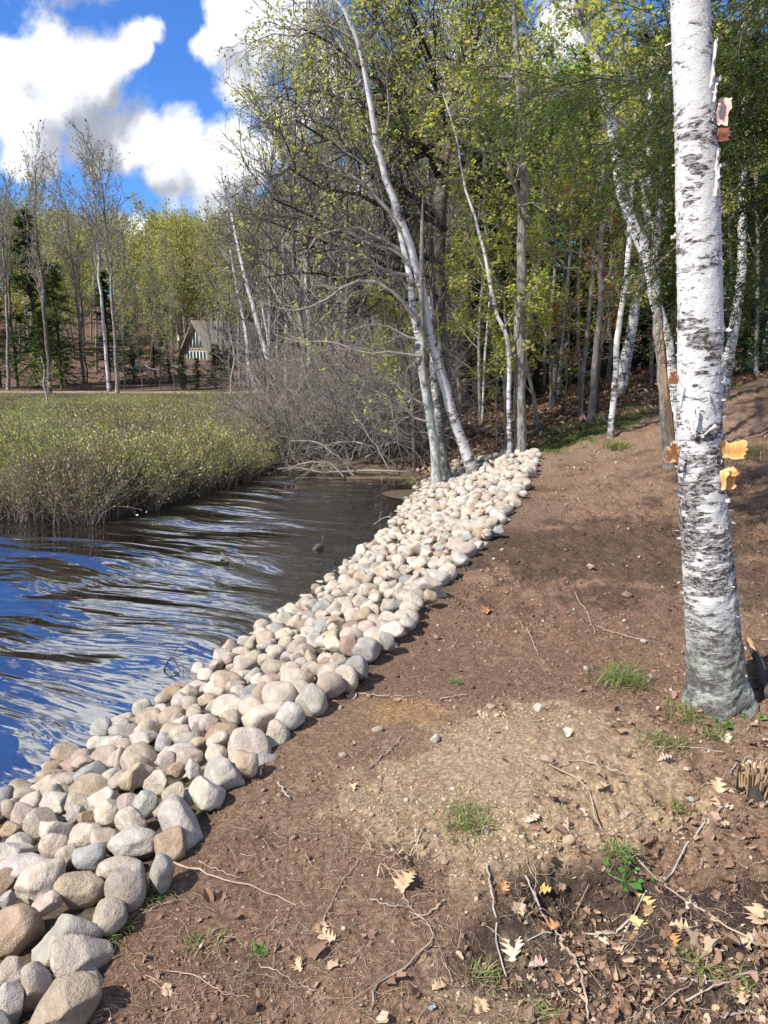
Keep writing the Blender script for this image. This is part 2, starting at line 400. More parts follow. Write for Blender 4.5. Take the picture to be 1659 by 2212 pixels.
# ================================================================ GROUND (one sheet, rings round the viewpoint out to the horizon)
def ground():
    rr = [0.35]
    while rr[-1] < 9: rr.append(rr[-1]*1.0050)
    while rr[-1] < 60: rr.append(rr[-1]*1.011)
    while rr[-1] < 900: rr.append(rr[-1]*1.06)
    rr = np.array(rr)
    th = np.concatenate([np.arange(-180, -48, 4.), np.arange(-48, -30, .6), np.arange(-30, 34, .21), np.arange(34, 48, .6), np.arange(48, 180.1, 4.)])
    th = np.radians(th); A, Rr = np.meshgrid(th, rr)
    x = np.sin(A)*Rr; y = np.cos(A)*Rr
    z = gz(x, y)
    a = xs(y); soil = sstep(-.2, .15, x - a)*sstep(0, 1.5, 70 - y)
    near = soil*(1 - sstep(14, 30, Rr))
    # clods, ruts and raked texture
    lump = np.abs(fbm(x, y, 5.5, 4, 11) - .5)*2
    fine = fbm(x, y, 28, 4, 21)
    rough = .35 + 1.0*sstep(.42, .62, fbm(x, y, .9, 3, 31))
    z = z + near*rough*1.35*(.045*(fbm(x, y, 4.0, 4, 41) - .5) - .028*lump + .030*(fine - .5) + .013*(fbm(x, y, 75, 2, 61) - .5))
    ridg = 1 - np.abs(fbm(x*1.0 + y*.35, y*1.7, 9, 3, 51) - .5)*2
    tilled = sstep(4.2, 5.6, y)*sstep(.0, .8, x - a)
    z = z + near*tilled*.060*(ridg**2 - .5)
    # the sunken dark pocket by the litter, low in the view
    for hx, hy, hr, hd in ((.62, 2.02, .16, .09), (.30, 1.78, .12, .05), (.95, 2.2, .13, .05), (-.22, 1.5, .12, .04)):
        z = z - hd*np.exp(-(((x - hx)**2 + (y - hy)**2)/hr**2)**1.5)
    # low sandy mound
    z = z + .05*np.exp(-(((x - .70)/.35)**2 + ((y - 2.85)/.28)**2))
    # colours
    def c(r, g, b): return np.array([r, g, b])
    brown = c(.230, .151, .099); tan = c(.37, .275, .175); dark = c(.060, .043, .033); red = c(.180, .110, .073); orange = c(.34, .21, .105)
    def mixc(A_, B_, m): return A_*(1 - m[..., None]) + B_*m[..., None]
    C = np.broadcast_to(brown, x.shape + (3,)).copy()
    n1 = fbm(x, y, 1.1, 4, 71); n2 = fbm(x, y, 4.5, 4, 81); n3 = fbm(x, y, 18, 3, 91)
    C = mixc(C, red, sstep(.42, .62, n1)*.8)
    C = mixc(C, dark, sstep(.50, .68, n2)*sstep(4.4, 6, y)*.45)
    def blob(bx, by, rx, ry, k=1.): return np.exp(-(((x - bx)/rx)**2 + ((y - by)/ry)**2))*k
    C = mixc(C, tan, np.clip(1.2*sstep(.28, .6, blob(.62, 2.75, .55, .45) + blob(.25, 2.45, .45, .3, .8) + blob(.25, 1.55, .3, .25, .6) + .9*(n2 - .5) + .5*(n3 - .5)), 0, 1)*.95)
    C = mixc(C, orange, sstep(.45, .75, blob(.10, 3.25, .3, .2, .8) + .5*(n3 - .5) + .15*n2)*.8)
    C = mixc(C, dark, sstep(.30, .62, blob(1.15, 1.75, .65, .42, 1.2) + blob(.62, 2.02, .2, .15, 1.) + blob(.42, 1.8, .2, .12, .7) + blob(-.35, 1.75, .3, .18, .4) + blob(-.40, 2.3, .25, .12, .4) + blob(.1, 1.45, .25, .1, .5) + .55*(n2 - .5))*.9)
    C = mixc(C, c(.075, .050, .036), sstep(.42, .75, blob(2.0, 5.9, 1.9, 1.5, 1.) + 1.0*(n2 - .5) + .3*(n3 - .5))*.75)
    C = mixc(C, tan*.9, sstep(.62, .8, n3)*.35*(1 - sstep(4, 7, y)))
    C = mixc(C, c(.275, .19, .135), sstep(6, 9, y)*sstep(.40, .60, n1)*.7)
    # forest floor, grassy strip, far track
    d = x - (xs(np.minimum(y, 11.6)) + .0)
    fl = sstep(12.0, 13.5, y - .62*np.clip(x - 3.5, -2, 6))
    C = mixc(C, c(.085, .050, .034), fl*(.5 + .5*sstep(.35, .6, n2)))
    gr = sstep(.25, .6, np.exp(-((y - 12.6 - .75*(x - 2.6))/1.0)**2)*sstep(1.3, 2.2, x)*sstep(5.2, 3.8, x) + .4*(n2 - .5))
    C = mixc(C, c(.075, .10, .03), gr*.85)
    tr = sstep(35.5, 36.6, y)*sstep(39.6, 38.8, y)*sstep(-5.5, -6.5, x)
    C = mixc(C, c(.36, .27, .21), tr)
    C = mixc(C, c(.14, .088, .062), sstep(39.5, 41, y))
    wet = sstep(.06, -.05, x - a)
    mud = c(.115, .088, .060)
    C = mixc(C, mud, wet)
    C = mixc(C, c(.16, .12, .085), wet*np.exp(-((y - 12.3)/.55)**2)*sstep(-2.9, -2.2, x)*.9)
    bar = np.clip(np.exp(-((y - 12.35)/.16)**2)*sstep(-3.0, -2.3, x)*sstep(.6, .2, x)*1.5 + np.exp(-((y - 10.9)/.5)**2 - ((x - .25)/.5)**2)*1.3, 0, 1)
    z = np.where(z < WZ + .02, z*(1 - bar) + (WZ - .01 + .045*n2)*bar, z)
    # peat under the bog shrubs
    fr = [gpt(a_, b_, WZ) for a_, b_ in ((-80, 1130), (60, 1130), (180, 1135), (260, 1120), (330, 1098), (400, 1080), (450, 1060), (520, 1048), (610, 1020))]
    rx = x/np.maximum(y, .1); bogm = sstep(0.05, .5, y - np.interp(rx, [p[0]/p[1] for p in fr], [p[1] for p in fr]))*(y > 5)*(y < 36.5)*sstep(-.125, -.15, rx)
    z = np.where(bogm > 0, np.maximum(z, (WZ - .3) + .36*bogm), z); C = mixc(C, c(.06, .05, .03), bogm)
    V = np.stack([x, y, z], -1)
    nr, nt = x.shape; idx = np.arange(nr*nt).reshape(nr, nt)
    F = np.stack([idx[:-1, :-1], idx[:-1, 1:], idx[1:, 1:], idx[1:, :-1]], -1).reshape(-1, 4)[:, ::-1]
    m, t, b, out = mat('bare soil and forest floor')
    at = t.n('ShaderNodeAttribute', attribute_name='tint').outputs[0]
    ob = t.n('ShaderNodeTexCoord').outputs['Object']
    f1 = t.noise(ob, 60, 5, .7); f2 = t.noise(ob, 240, 3, .6)
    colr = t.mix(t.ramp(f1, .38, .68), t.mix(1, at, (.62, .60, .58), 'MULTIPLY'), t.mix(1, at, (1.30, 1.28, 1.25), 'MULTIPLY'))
    colr = t.mix(t.ramp(f2, .66, .74), colr, t.mix(.6, at, (.55, .45, .34)))
    t.L(colr, b.inputs['Base Color']); b.inputs['Roughness'].default_value = .95; b.inputs['Specular IOR Level'].default_value = .12
    bump(t, b, t.math('ADD', f1, t.math('MULTIPLY', f2, .5)), .8, .012)
    # centre cap
    cidx = len(V.reshape(-1, 3)); Vv = np.concatenate([V.reshape(-1, 3), [[0, 0, gz1(0, 0)]]]); tri = np.stack([idx[0, 1:], idx[0, :-1], np.full(nt - 1, cidx)], -1)
    cc = np.concatenate([C.reshape(-1, 3), [[.18, .12, .08]]])
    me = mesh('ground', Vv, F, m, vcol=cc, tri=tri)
    tag(obj('ground', me), kind='structure')
    global GX
    GX = (rr, th, z)
ground()
def gsurf(x, y):
    """height of the finished ground sheet"""
    rr, th, z = GX
    x = np.atleast_1d(np.asarray(x, float)); y = np.atleast_1d(np.asarray(y, float))
    r = np.hypot(x, y); a = np.arctan2(x, y)
    fi = np.interp(r, rr, np.arange(len(rr))); fj = np.interp(a, th, np.arange(len(th)))
    i = np.clip(fi.astype(int), 0, len(rr) - 2); j = np.clip(fj.astype(int), 0, len(th) - 2); u = fi - i; v = fj - j
    return (z[i, j]*(1 - u) + z[i + 1, j]*u)*(1 - v) + (z[i, j + 1]*(1 - u) + z[i + 1, j + 1]*u)*v
def gs1(x, y): return float(gsurf(x, y)[0])
def Gs(px, py):
    p = G(px, py); return np.array([p[0], p[1], gs1(p[0], p[1])])

# ================================================================ WATER
def water():
    m, t, b, out = mat('pond water')
    ob = t.n('ShaderNodeTexCoord').outputs['Object']
    mp = t.n('ShaderNodeMapping'); mp.inputs['Rotation'].default_value = (0, 0, R(24)); t.L(ob, mp.inputs[0])
    v = mp.outputs[0]
    warp = t.n('ShaderNodeVectorMath', operation='ADD'); t.L(v, warp.inputs[0])
    wn = t.n('ShaderNodeTexNoise'); wn.inputs['Scale'].default_value = .55; wn.inputs['Detail'].default_value = 2; t.L(v, wn.inputs['Vector'])
    sc_ = t.scale(wn.outputs[1], (.85, .85, 0)); t.L(sc_, warp.inputs[1])
    big = t.noise(t.scale(warp.outputs[0], (.50, 1.75, 1)), 1.0, 1.5, .45)
    med = t.noise(t.scale(warp.outputs[0], (1.6, 6.5, 1)), 1.0, 2, .5)
    fin = t.noise(t.scale(v, (7, 22, 1)), 1.0, 2, .5)
    sp = t.n('ShaderNodeSeparateXYZ'); t.L(ob, sp.inputs[0])
    calm = t.ramp(t.math('ADD', sp.outputs[0], t.math('MULTIPLY', sp.outputs[1], -.10)), -.6, -3.2)
    h = t.math('ADD', t.math('MULTIPLY', big, .25), t.math('ADD', t.math('MULTIPLY', med, .050), t.math('MULTIPLY', fin, .0022)))
    h = t.math('MULTIPLY', h, t.math('ADD', .16, t.math('MULTIPLY', calm, .84)))
    bm = t.n('ShaderNodeBump'); bm.inputs['Strength'].default_value = 1; bm.inputs['Distance'].default_value = 1.0; t.L(h, bm.inputs['Height'])
    fr = t.n('ShaderNodeFresnel'); fr.inputs[0].default_value = 5.5; t.L(bm.outputs[0], fr.inputs['Normal'])
    gl = t.n('ShaderNodeBsdfGlossy'); gl.inputs['Roughness'].default_value = .015; gl.inputs['Color'].default_value = (.95, .97, 1, 1); t.L(bm.outputs[0], gl.inputs['Normal'])
    tr = t.n('ShaderNodeBsdfTransparent'); tr.inputs[0].default_value = (.80, .71, .55, 1)
    df = t.n('ShaderNodeBsdfDiffuse'); df.inputs[0].default_value = (.115, .088, .055, 1)
    mu = t.n('ShaderNodeMixShader'); mu.inputs[0].default_value = .12; t.L(tr.outputs[0], mu.inputs[1]); t.L(df.outputs[0], mu.inputs[2])
    mx = t.n('ShaderNodeMixShader'); t.L(fr.outputs[0], mx.inputs[0]); t.L(mu.outputs[0], mx.inputs[1]); t.L(gl.outputs[0], mx.inputs[2])
    t.L(mx.outputs[0], out.inputs[0])
    V = [(-40, -3, WZ), (3, -3, WZ), (3, 35.5, WZ), (-40, 35.5, WZ)]
    tag(obj('water', mesh('water', V, [(0, 1, 2, 3)], m)), kind='structure')
water()

# ================================================================ COBBLE BANK
def ico(sub):
    import bmesh
    bm = bmesh.new(); bmesh.ops.create_icosphere(bm, subdivisions=sub, radius=1.0)
    V = np.array([v.co[:] for v in bm.verts]); F = np.array([[v.index for v in f.verts] for f in bm.faces]); bm.free(); return V, F
ICO = {k: ico(k) for k in (1, 2, 3, 4)}
def rock(sub, size, g, angular=.5):
    """a water-worn stone: sphere cut by soft flats, then gently roughened"""
    V, T = ICO[sub]; v = V.copy()
    for k in range(int(6 + 8*angular)):
        n = unit(g.normal(size=3)); d = g.uniform(.56, .90) - .10*angular
        p = v@n; over = np.maximum(p - d, 0); v = v - (over*(.80 + .15*angular))[:, None]*n
    for k in range(7):
        f = g.normal(size=3)*(1.2 + k*.55); v = v*(1 + (.055/(1 + k*.45))*np.sin(v@f + g.uniform(0, 6)))[:, None]
    if sub >= 4:
        for k in range(10):
            f = g.normal(size=3)*(7 + k*2); v = v*(1 + .0045*np.sin(v@f + g.uniform(0, 6)))[:, None]
    return v*np.asarray(size)/np.abs(v).max(0)*1.0, T
COLS = {'cream': (.54, .475, .385), 'beige': (.46, .395, .31), 'tan': (.43, .335, .235), 'orange brown': (.37, .25, .155), 'pink': (.44, .35, .295), 'reddish': (.34, .23, .19),
        'pale grey': (.46, .435, .385), 'blue grey': (.31, .325, .32), 'taupe': (.40, .34, .275), 'greenish grey': (.37, .365, .305), 'dark grey': (.22, .235, .235), 'brown': (.26, .18, .12)}
def stone_mat():
    m, t, b, out = mat('washed cobble stone')
    at = t.n('ShaderNodeAttribute', attribute_name='tint').outputs[0]; ob = t.n('ShaderNodeTexCoord').outputs['Object']
    n1 = t.noise(ob, 9, 4, .65, .6); n2 = t.noise(ob, 70, 4, .7); n3 = t.noise(ob, 260, 2, .6); n4 = t.noise(ob, 17, 3, .6, 1.2)
    c1 = t.mix(t.ramp(n1, .36, .66), t.mix(1, at, (.80, .76, .72), 'MULTIPLY'), t.mix(1, at, (1.14, 1.13, 1.12), 'MULTIPLY'))
    c1 = t.mix(t.math('MULTIPLY', t.ramp(n2, .54, .72), .42), c1, t.mix(1, at, (.48, .44, .42), 'MULTIPLY'))
    c1 = t.mix(t.math('MULTIPLY', t.ramp(n3, .60, .70), .35), c1, (.70, .66, .60))
    c1 = t.mix(t.math('MULTIPLY', t.ramp(n4, .60, .74), .40), c1, (.34, .23, .14))
    t.L(c1, b.inputs['Base Color']); b.inputs['Roughness'].default_value = .82; b.inputs['Specular IOR Level'].default_value = .22
    bump(t, b, t.math('ADD', t.math('ADD', n2, t.math('MULTIPLY', n1, .7)), t.math('MULTIPLY', n3, .35)), .9, .010); return m
M['stone'] = stone_mat()
def pile(x, y):
    """top of the stone layer"""
    a, b = xs(y), xw(y); t = (a - x)/np.maximum(a - b, .05)
    return gz(x, y, False) + .02 + .05*np.clip(1 - t, 0, 1)
HAND = []   # survey px, py, width, height, colour, roll
def _h(rows, ox, oy, s):
    for r in rows:
        zx, zy, w, h, c = r[:5]; roll = r[5] if len(r) > 5 else 0; k = 1/s/1.15732
        HAND.append(((ox + zx/s)/1.15732, (oy + zy/s)/1.15732, w*k, h*k, c, roll))
_h([(380,2040,440,380,'tan',-25),(50,2010,190,340,'pale grey',0),(215,1900,200,350,'beige',-15),(70,1810,230,180,'taupe'),(505,1690,270,400,'cream',-35),(425,1600,440,380,'greenish grey'),
    (90,1560,310,330,'orange brown',-20),(690,1460,220,220,'taupe'),(300,1405,170,120,'pink'),(515,1285,340,290,'tan'),(830,1255,290,340,'taupe'),(1025,1195,150,260,'greenish grey'),(260,1250,330,210,'cream',-25),
    (30,1260,130,160,'brown'),(40,1390,120,110,'pale grey'),(850,1015,310,160,'pale grey',-8),(1080,985,230,240,'orange brown'),(1150,870,320,370,'pale grey'),(850,870,210,210,'cream'),(685,980,140,230,'pink',-35),
    (585,1085,240,190,'blue grey'),(440,1095,160,160,'beige'),(335,1040,180,160,'beige'),(180,1170,370,130,'pale grey',-8),(60,1075,260,170,'pale grey'),(375,930,170,260,'cream',-40),(540,965,240,150,'pink',-10),
    (270,870,220,180,'beige'),(155,830,210,190,'pink'),(360,725,130,190,'greenish grey'),(530,760,200,160,'taupe'),(690,805,220,230,'cream'),(820,780,190,170,'pink'),(935,750,160,170,'blue grey'),
    (1125,690,170,160,'beige'),(1330,690,240,250,'pale grey'),(1435,560,270,250,'pale grey',20),(1570,495,180,180,'tan'),(890,515,250,210,'pink'),(600,555,240,150,'blue grey',-8),(580,655,280,150,'tan'),
    (1010,635,180,180,'cream'),(775,475,90,160,'beige'),(1245,545,110,130,'pale grey'),(1135,550,120,110,'orange brown'),(1078,500,140,140,'taupe'),(1230,465,190,120,'pink'),(670,470,200,140,'pink',-30),
    (915,360,180,120,'pale grey'),(740,390,190,100,'cream'),(800,300,200,120,'pale grey'),(1050,370,130,120,'blue grey'),(1195,370,180,120,'greenish grey',-15),(1110,210,190,130,'tan'),(1450,310,240,170,'orange brown'),
    (1480,140,220,160,'pale grey'),(1220,125,130,90,'cream'),(460,525,160,90,'reddish'),(280,660,230,130,'beige',-20),(75,790,110,130,'beige'),(75,940,150,110,'orange brown'),(1030,185,170,130,'pale grey'),
    (1350,100,150,100,'tan'),(1610,100,150,130,'blue grey'),(1405,435,160,140,'cream'),(545,875,110,120,'orange brown'),(1330,250,110,110,'pale grey'),(1500,220,150,120,'taupe')], 0, 1700, 2.572)
_h([(380,1430,190,160,'greenish grey'),(258,1525,180,120,'pale grey',-20),(490,1355,165,150,'pink'),(580,1310,140,140,'taupe'),(640,1265,150,150,'blue grey'),(525,1240,110,115,'beige'),(438,1280,85,105,'tan'),
    (335,1255,110,95,'pale grey'),(700,1140,140,105,'cream'),(812,1120,95,115,'greenish grey'),(605,1095,135,110,'cream'),(700,1050,115,95,'pink'),(445,1050,110,90,'blue grey'),(908,1020,95,95,'pale grey'),(910,960,140,115,'cream'),
    (1130,612,70,60,'orange brown'),(1097,660,80,50,'orange brown'),(925,790,115,75,'dark grey'),(835,1060,140,85,'cream'),(62,1415,150,110,'dark grey'),(180,1340,180,110,'pink'),(190,1062,120,75,'pink'),
    (75,1210,150,90,'beige'),(215,1270,180,95,'beige'),(75,1310,110,90,'pale grey'),(1365,500,75,45,'dark grey'),(1250,355,55,45,'blue grey'),(1410,525,70,50,'blue grey'),(905,434,50,30,'tan'),(905,337,45,28,'cream'),
    (965,330,45,30,'beige'),(905,360,40,25,'pale grey'),(685,622,75,45,'pink'),(1440,260,40,25,'orange brown'),(1405,325,60,35,'orange brown'),(905,885,100,70,'pale grey'),(960,880,110,90,'beige'),(1035,880,85,80,'tan')], 600, 1080, 2.183)
def stones():
    g = rng(5); recs = []
    for px, py, w, h, c, roll in HAND:
        d = ray(px, py); t = .8
        while t < 20:
            p = CAM + d*t
            if p[2] < float(pile(np.array([p[0]]), np.array([p[1]]))[0]) + .02: break
            t += .01
        s = t/FD*1.08; recs.append([p[0], p[1], p[2] - .25*h*s, w*s, h*s*1.02, c, roll, 1])
    # fill between them
    names = list(COLS); pr = np.array([.26, .22, .08, .015, .10, .012, .18, .045, .05, .03, .006, .006]); pr = pr/pr.sum()
    pts = [(r[0], r[1], .5*min(r[3], r[4]*1.1)) for r in recs]
    cand = []
    for layer, n, down, kk in ((0, 12000, 0., .76), (1, 5000, .085, .9)):
        P = list(pts) if layer == 0 else []
        ys = 1.15 + (12.2 - 1.15)*g.random(n); u = g.random(n)
        for y, t in zip(ys, u):
            a, b = float(xs(y)) - .02, float(xw(y)) - .03
            if y > 11.4: a -= (y - 11.4)*1.0; b += (y - 11.4)*1.0
            if b > a: continue
            x = a + (b - a)*t
            big = 1.22 if t < .16 else 1.0
            s = float(np.clip(g.lognormal(-1.98, .20), .09, .175))*big*(1 if y < 6 else .93)
            r = s*.5
            q = np.array(P) if P else np.zeros((0, 3))
            if len(q):
                dd = np.hypot(q[:, 0] - x, q[:, 1] - y)
                if (dd < (q[:, 2] + r)*kk).any(): continue
            P.append((x, y, r))
            z = float(pile(np.array([x]), np.array([y]))[0]) - down + g.uniform(-.025, .03) - .12*s
            cand.append([x, y, z, s*g.uniform(.85, 1.25), s*g.uniform(.68, 1.0), names[g.choice(len(names), p=pr)], g.uniform(-35, 35), 0 if layer == 0 else -1])
    for _ in range(420):                       # stones lying under the shallow water
        y = g.uniform(1.6, 11.2); b = float(xw(y)); x = b - g.random()**1.6*.55; s = g.uniform(.09, .17)
        cand.append([x, y, float(gz(np.array([x]), np.array([y]))[0]) - .01, s*1.15, s*.6, names[g.choice(len(names), p=pr)], 0, -2])
    solo = [r for r in recs] + sorted([c for c in cand if c[7] == 0 and c[0] > -1.25*c[1] + .0 and c[0]/max(c[1], .1) > -.56], key=lambda c: -c[3]/c[1])
    ids = solo[:292]; keep = set(map(id, ids)); rest = [c for c in recs + cand if id(c) not in keep]
    # rows counted from the near end, places counted from the soil edge
    def along_(c): return c[1] + .25*c[0]
    ids = sorted(ids, key=along_)
    rows = {}
    for c in ids:
        a, b = float(xs(c[1])), float(xw(c[1])); rows.setdefault(int((along_(c) - .6)/.20), []).append(c)
    ordn = ['first', 'second', 'third', 'fourth', 'fifth', 'sixth', 'seventh', 'eighth', 'ninth', 'tenth', 'eleventh', 'twelfth', 'thirteenth', 'fourteenth', 'fifteenth', 'sixteenth', 'seventeenth', 'eighteenth', 'nineteenth', 'twentieth']
    def num(k):
        if k < 20: return ordn[k]
        tens = {2: 'twenty', 3: 'thirty', 4: 'forty', 5: 'fifty'}[(k + 1)//10]
        return tens + '-' + ordn[(k + 1) % 10 - 1] if (k + 1) % 10 else {3: 'thirtieth', 4: 'fortieth', 5: 'fiftieth'}[(k + 1)//10]
    special = {(30): ''}
    for ri, k in enumerate(sorted(rows)):
        row = sorted(rows[k], key=lambda c: -(c[0] - float(xs(c[1]))))
        for ci, c in enumerate(row):
            w, h, colr = c[3], c[4], c[5]; ang = .12 + g.random()*.85
            sub = 4 if c[1] < 2.9 else 3
            V, T = rock(sub, (w*.5, (w + h)*.25*g.uniform(.85, 1.1), h*.5), g, ang)
            ra = R(c[6]); cr, sr = math.cos(ra), math.sin(ra); X = V[:, 0]*cr + V[:, 2]*sr; Z = -V[:, 0]*sr + V[:, 2]*cr; V[:, 0] = X; V[:, 2] = Z
            if not c[7]:
                a2 = g.uniform(0, 6.28); ca, sa = math.cos(a2), math.sin(a2); X = V[:, 0]*ca - V[:, 1]*sa; Y = V[:, 0]*sa + V[:, 1]*ca; V[:, 0] = X; V[:, 1] = Y
            base = (np.array(COLS[colr])*.74 + np.array((.45, .39, .31))*.26)*g.uniform(.78, 1.06)*np.array([1, g.uniform(.98, 1.02), g.uniform(.96, 1.04)])
            me = mesh('cobble', V, None, M['stone'], vcol=np.broadcast_to(base, V.shape), tri=T)
            o = obj('cobble', me, loc=(c[0], c[1], c[2]))
            size = 'large' if max(w, h) > .21 else 'small' if max(w, h) < .125 else 'medium'
            shp = 'long' if w > 1.45*h else 'tall' if h > 1.2*w else 'blocky' if ang > .75 else 'rounded'
            where = 'at the soil edge' if ci == 0 else num(ci) + ' from the soil'
            tag(o, f'{size} {shp} {colr} stone {where}, {num(ri)} row from the near end', 'stone', 'cobbles lining the pond bank')
    Vs, Ts, Cs, n = [], [], [], 0
    protos = [rock(3, (.5, .5, .5), g, g.random()) for _ in range(14)]; low = [rock(2, (.5, .5, .5), g, g.random()) for _ in range(14)]
    for c in rest:
        V, T = (protos if c[1] < 8 and c[7] >= 0 else low)[g.integers(14)]; V = V.copy()
        a1 = g.uniform(0, 6.28); ca, sa = math.cos(a1), math.sin(a1); Q = V.copy(); Q[:, 1] = V[:, 1]*ca - V[:, 2]*sa; Q[:, 2] = V[:, 1]*sa + V[:, 2]*ca
        Q = Q*np.array([c[3], (c[3] + c[4])*.5, c[4]]); a2 = g.uniform(0, 6.28); ca, sa = math.cos(a2), math.sin(a2)
        X = Q[:, 0]*ca - Q[:, 1]*sa; Y = Q[:, 0]*sa + Q[:, 1]*ca; Q[:, 0] = X; Q[:, 1] = Y
        Vs.append(Q + np.array(c[:3])); Ts.append(T + n); n += len(V); Cs.append(np.broadcast_to((np.array(COLS[c[5]])*.7 + np.array((.46, .40, .325))*.3)*g.uniform(.80, 1.10), V.shape))
    me = mesh('cobbles', np.concatenate(Vs), None, M['stone'], vcol=np.concatenate(Cs), tri=np.concatenate(Ts))
    tag(obj('cobbles', me), 'mass of smaller and farther pale cobbles filling the bank', 'cobbles', kind='stuff')
    print('stones', len(ids), len(rest))
stones()

# ================================================================ TREES
def path_px(pts, Y, K=None, wob=0., g=None, dY=0.):
    """survey polyline (x, y, width) at forward distance Y (m) -> world path + radii"""
    q = []
    for i, p in enumerate(pts):
        yy = Y + (p[3] if len(p) > 3 else 0) + dY*i/max(len(pts) - 1, 1)
        w = W(p[0], p[1], yy); q.append([w[0], w[1], w[2], .5*PXW(p[2], yy, p[1])])
    q = np.array(q); s = smooth_path(q, K or max(4*len(q), 8)); P = s[:, :3]; r = np.maximum(s[:, 3], .002)
    if wob and g is not None:
        n = len(P); w = np.cumsum(g.normal(size=(n, 3)), 0)*wob; w -= np.linspace(0, 1, n)[:, None]*w[-1]; P = P + w
    return P, r
def plant_foot(P, r, flare=1.35, sink=.12):
    """stand a trunk on the ground and give it a root flare"""
    z = gs1(P[0, 0], P[0, 1]); P = P.copy(); r = r.copy()
    d = P[1] - P[0]; dz = z - sink - P[0, 2]
    wgt = np.clip(1 - (P[:, 2] - P[0, 2])/1.2, 0, 1)
    P[:, 2] += dz*wgt
    h = P[:, 2] - z; r *= 1 + (flare - 1)*np.exp(-np.clip(h, 0, 9)/.16)
    return P, r
def tree(name, label, cat, parts, loc, group=None):
    """parts: [(part name, mesh data)] in world coordinates"""
    root = empty(name, loc, label, cat, group)
    for pn, me in parts:
        me.transform(__import__('mathutils').Matrix.Translation(-Vector(loc))); obj(pn, me, root)
    return root
def tmesh(name, segs, m):
    V, F, U = merge(segs); return mesh(name, V, F, m, uv=U)
def trunk_seg(P, r, S=12, rough=.04, g=None):
    V, F, U = tubes(P[None], r[None], S)
    if g is not None and rough:
        K = len(P); V = V.reshape(K, S, 3); c = P[:, None, :]
        k = 1 + rough*g.normal(size=(K, S, 1)); ph = g.uniform(0, 6.28)
        k = k + .05*np.sin(np.arange(S)*2*np.pi/S*3 + ph)[None, :, None]
        V = (c + (V - c)*k).reshape(-1, 3)
    return V, F, U
def bare_crown(P, r, g, n1=14, L1=2.2, ang=45, up=.25, n2=7, n3=5, trop=.05, tmin=.35, gn=.25, rr=.45, minr=.004, lv=3):
    """limbs, branches and twigs on a trunk; returns tube segments and the last level"""
    A, ra, _ = spawn(P[None], r[None], n1, L1, ang, g, 7, tmin, up, trop, gn, rr, .3)
    B, rb, _ = spawn(A, ra, n2, L1*.42, 42, g, 5, .2, up*.5, trop, gn, .55, .4, taper=.4)
    segs = [tubes(A, np.maximum(ra, minr*1.6), 5), tubes(B, np.maximum(rb, minr*1.1), 4)]; last = B
    if lv > 2:
        C, rc, _ = spawn(B, rb, n3, L1*.19, 42, g, 4, .15, up*.4, trop, gn, .6, .5, taper=.3)
        segs.append(tubes(C, np.maximum(rc, minr*.75), 3)); last = C
    return segs, last, A, B
def crown_leaves(last, per, L, Wd, g, flat=.2, spread=.9, tmin=.3, jit=.03):
    p, d = along(last, per, g, tmin); p = p + g.normal(size=p.shape)*jit
    return leaves(p, d, L, Wd, g, flat, spread)

def trunk_tree(spec, g):
    """a trunk read off the photograph's layout, with limbs and leaves above"""
    pts, Y, m, label = spec['pts'], spec['Y'], spec['m'], spec['label']
    P, r = path_px(pts, Y, wob=spec.get('wob', .006), g=g, dY=spec.get('dY', 0)); P, r = plant_foot(P, r, spec.get('flare', 1.3))
    segs = [trunk_seg(P, r, 12 if Y < 20 else 8, .025, g)]
    parts = [('trunk', tmesh('trunk', segs, M[m]))]
    if spec.get('limbs', True):
        bs, last, A, B = bare_crown(P, r, g, spec.get('n1', 10), spec.get('L1', 1.3), spec.get('ang', 55), spec.get('up', .15), spec.get('n2', 6), spec.get('n3', 4), tmin=spec.get('tmin', .45), minr=spec.get('minr', .003), gn=.3)
        parts.append(('branches', tmesh('branches', bs, M[spec.get('bm', 'twig')])))
        if spec.get('leaf'):
            parts.append(('crown', tmesh('crown', [crown_leaves(last, int(spec.get('per', 3)*3), spec.get('ll', .056), spec.get('lw', .038), g, spec.get('flat', .6))], M[spec['leaf']])))
    return tree(spec.get('name', 'tree'), label, spec.get('cat', 'tree'), parts, tuple(P[0]), spec.get('group'))

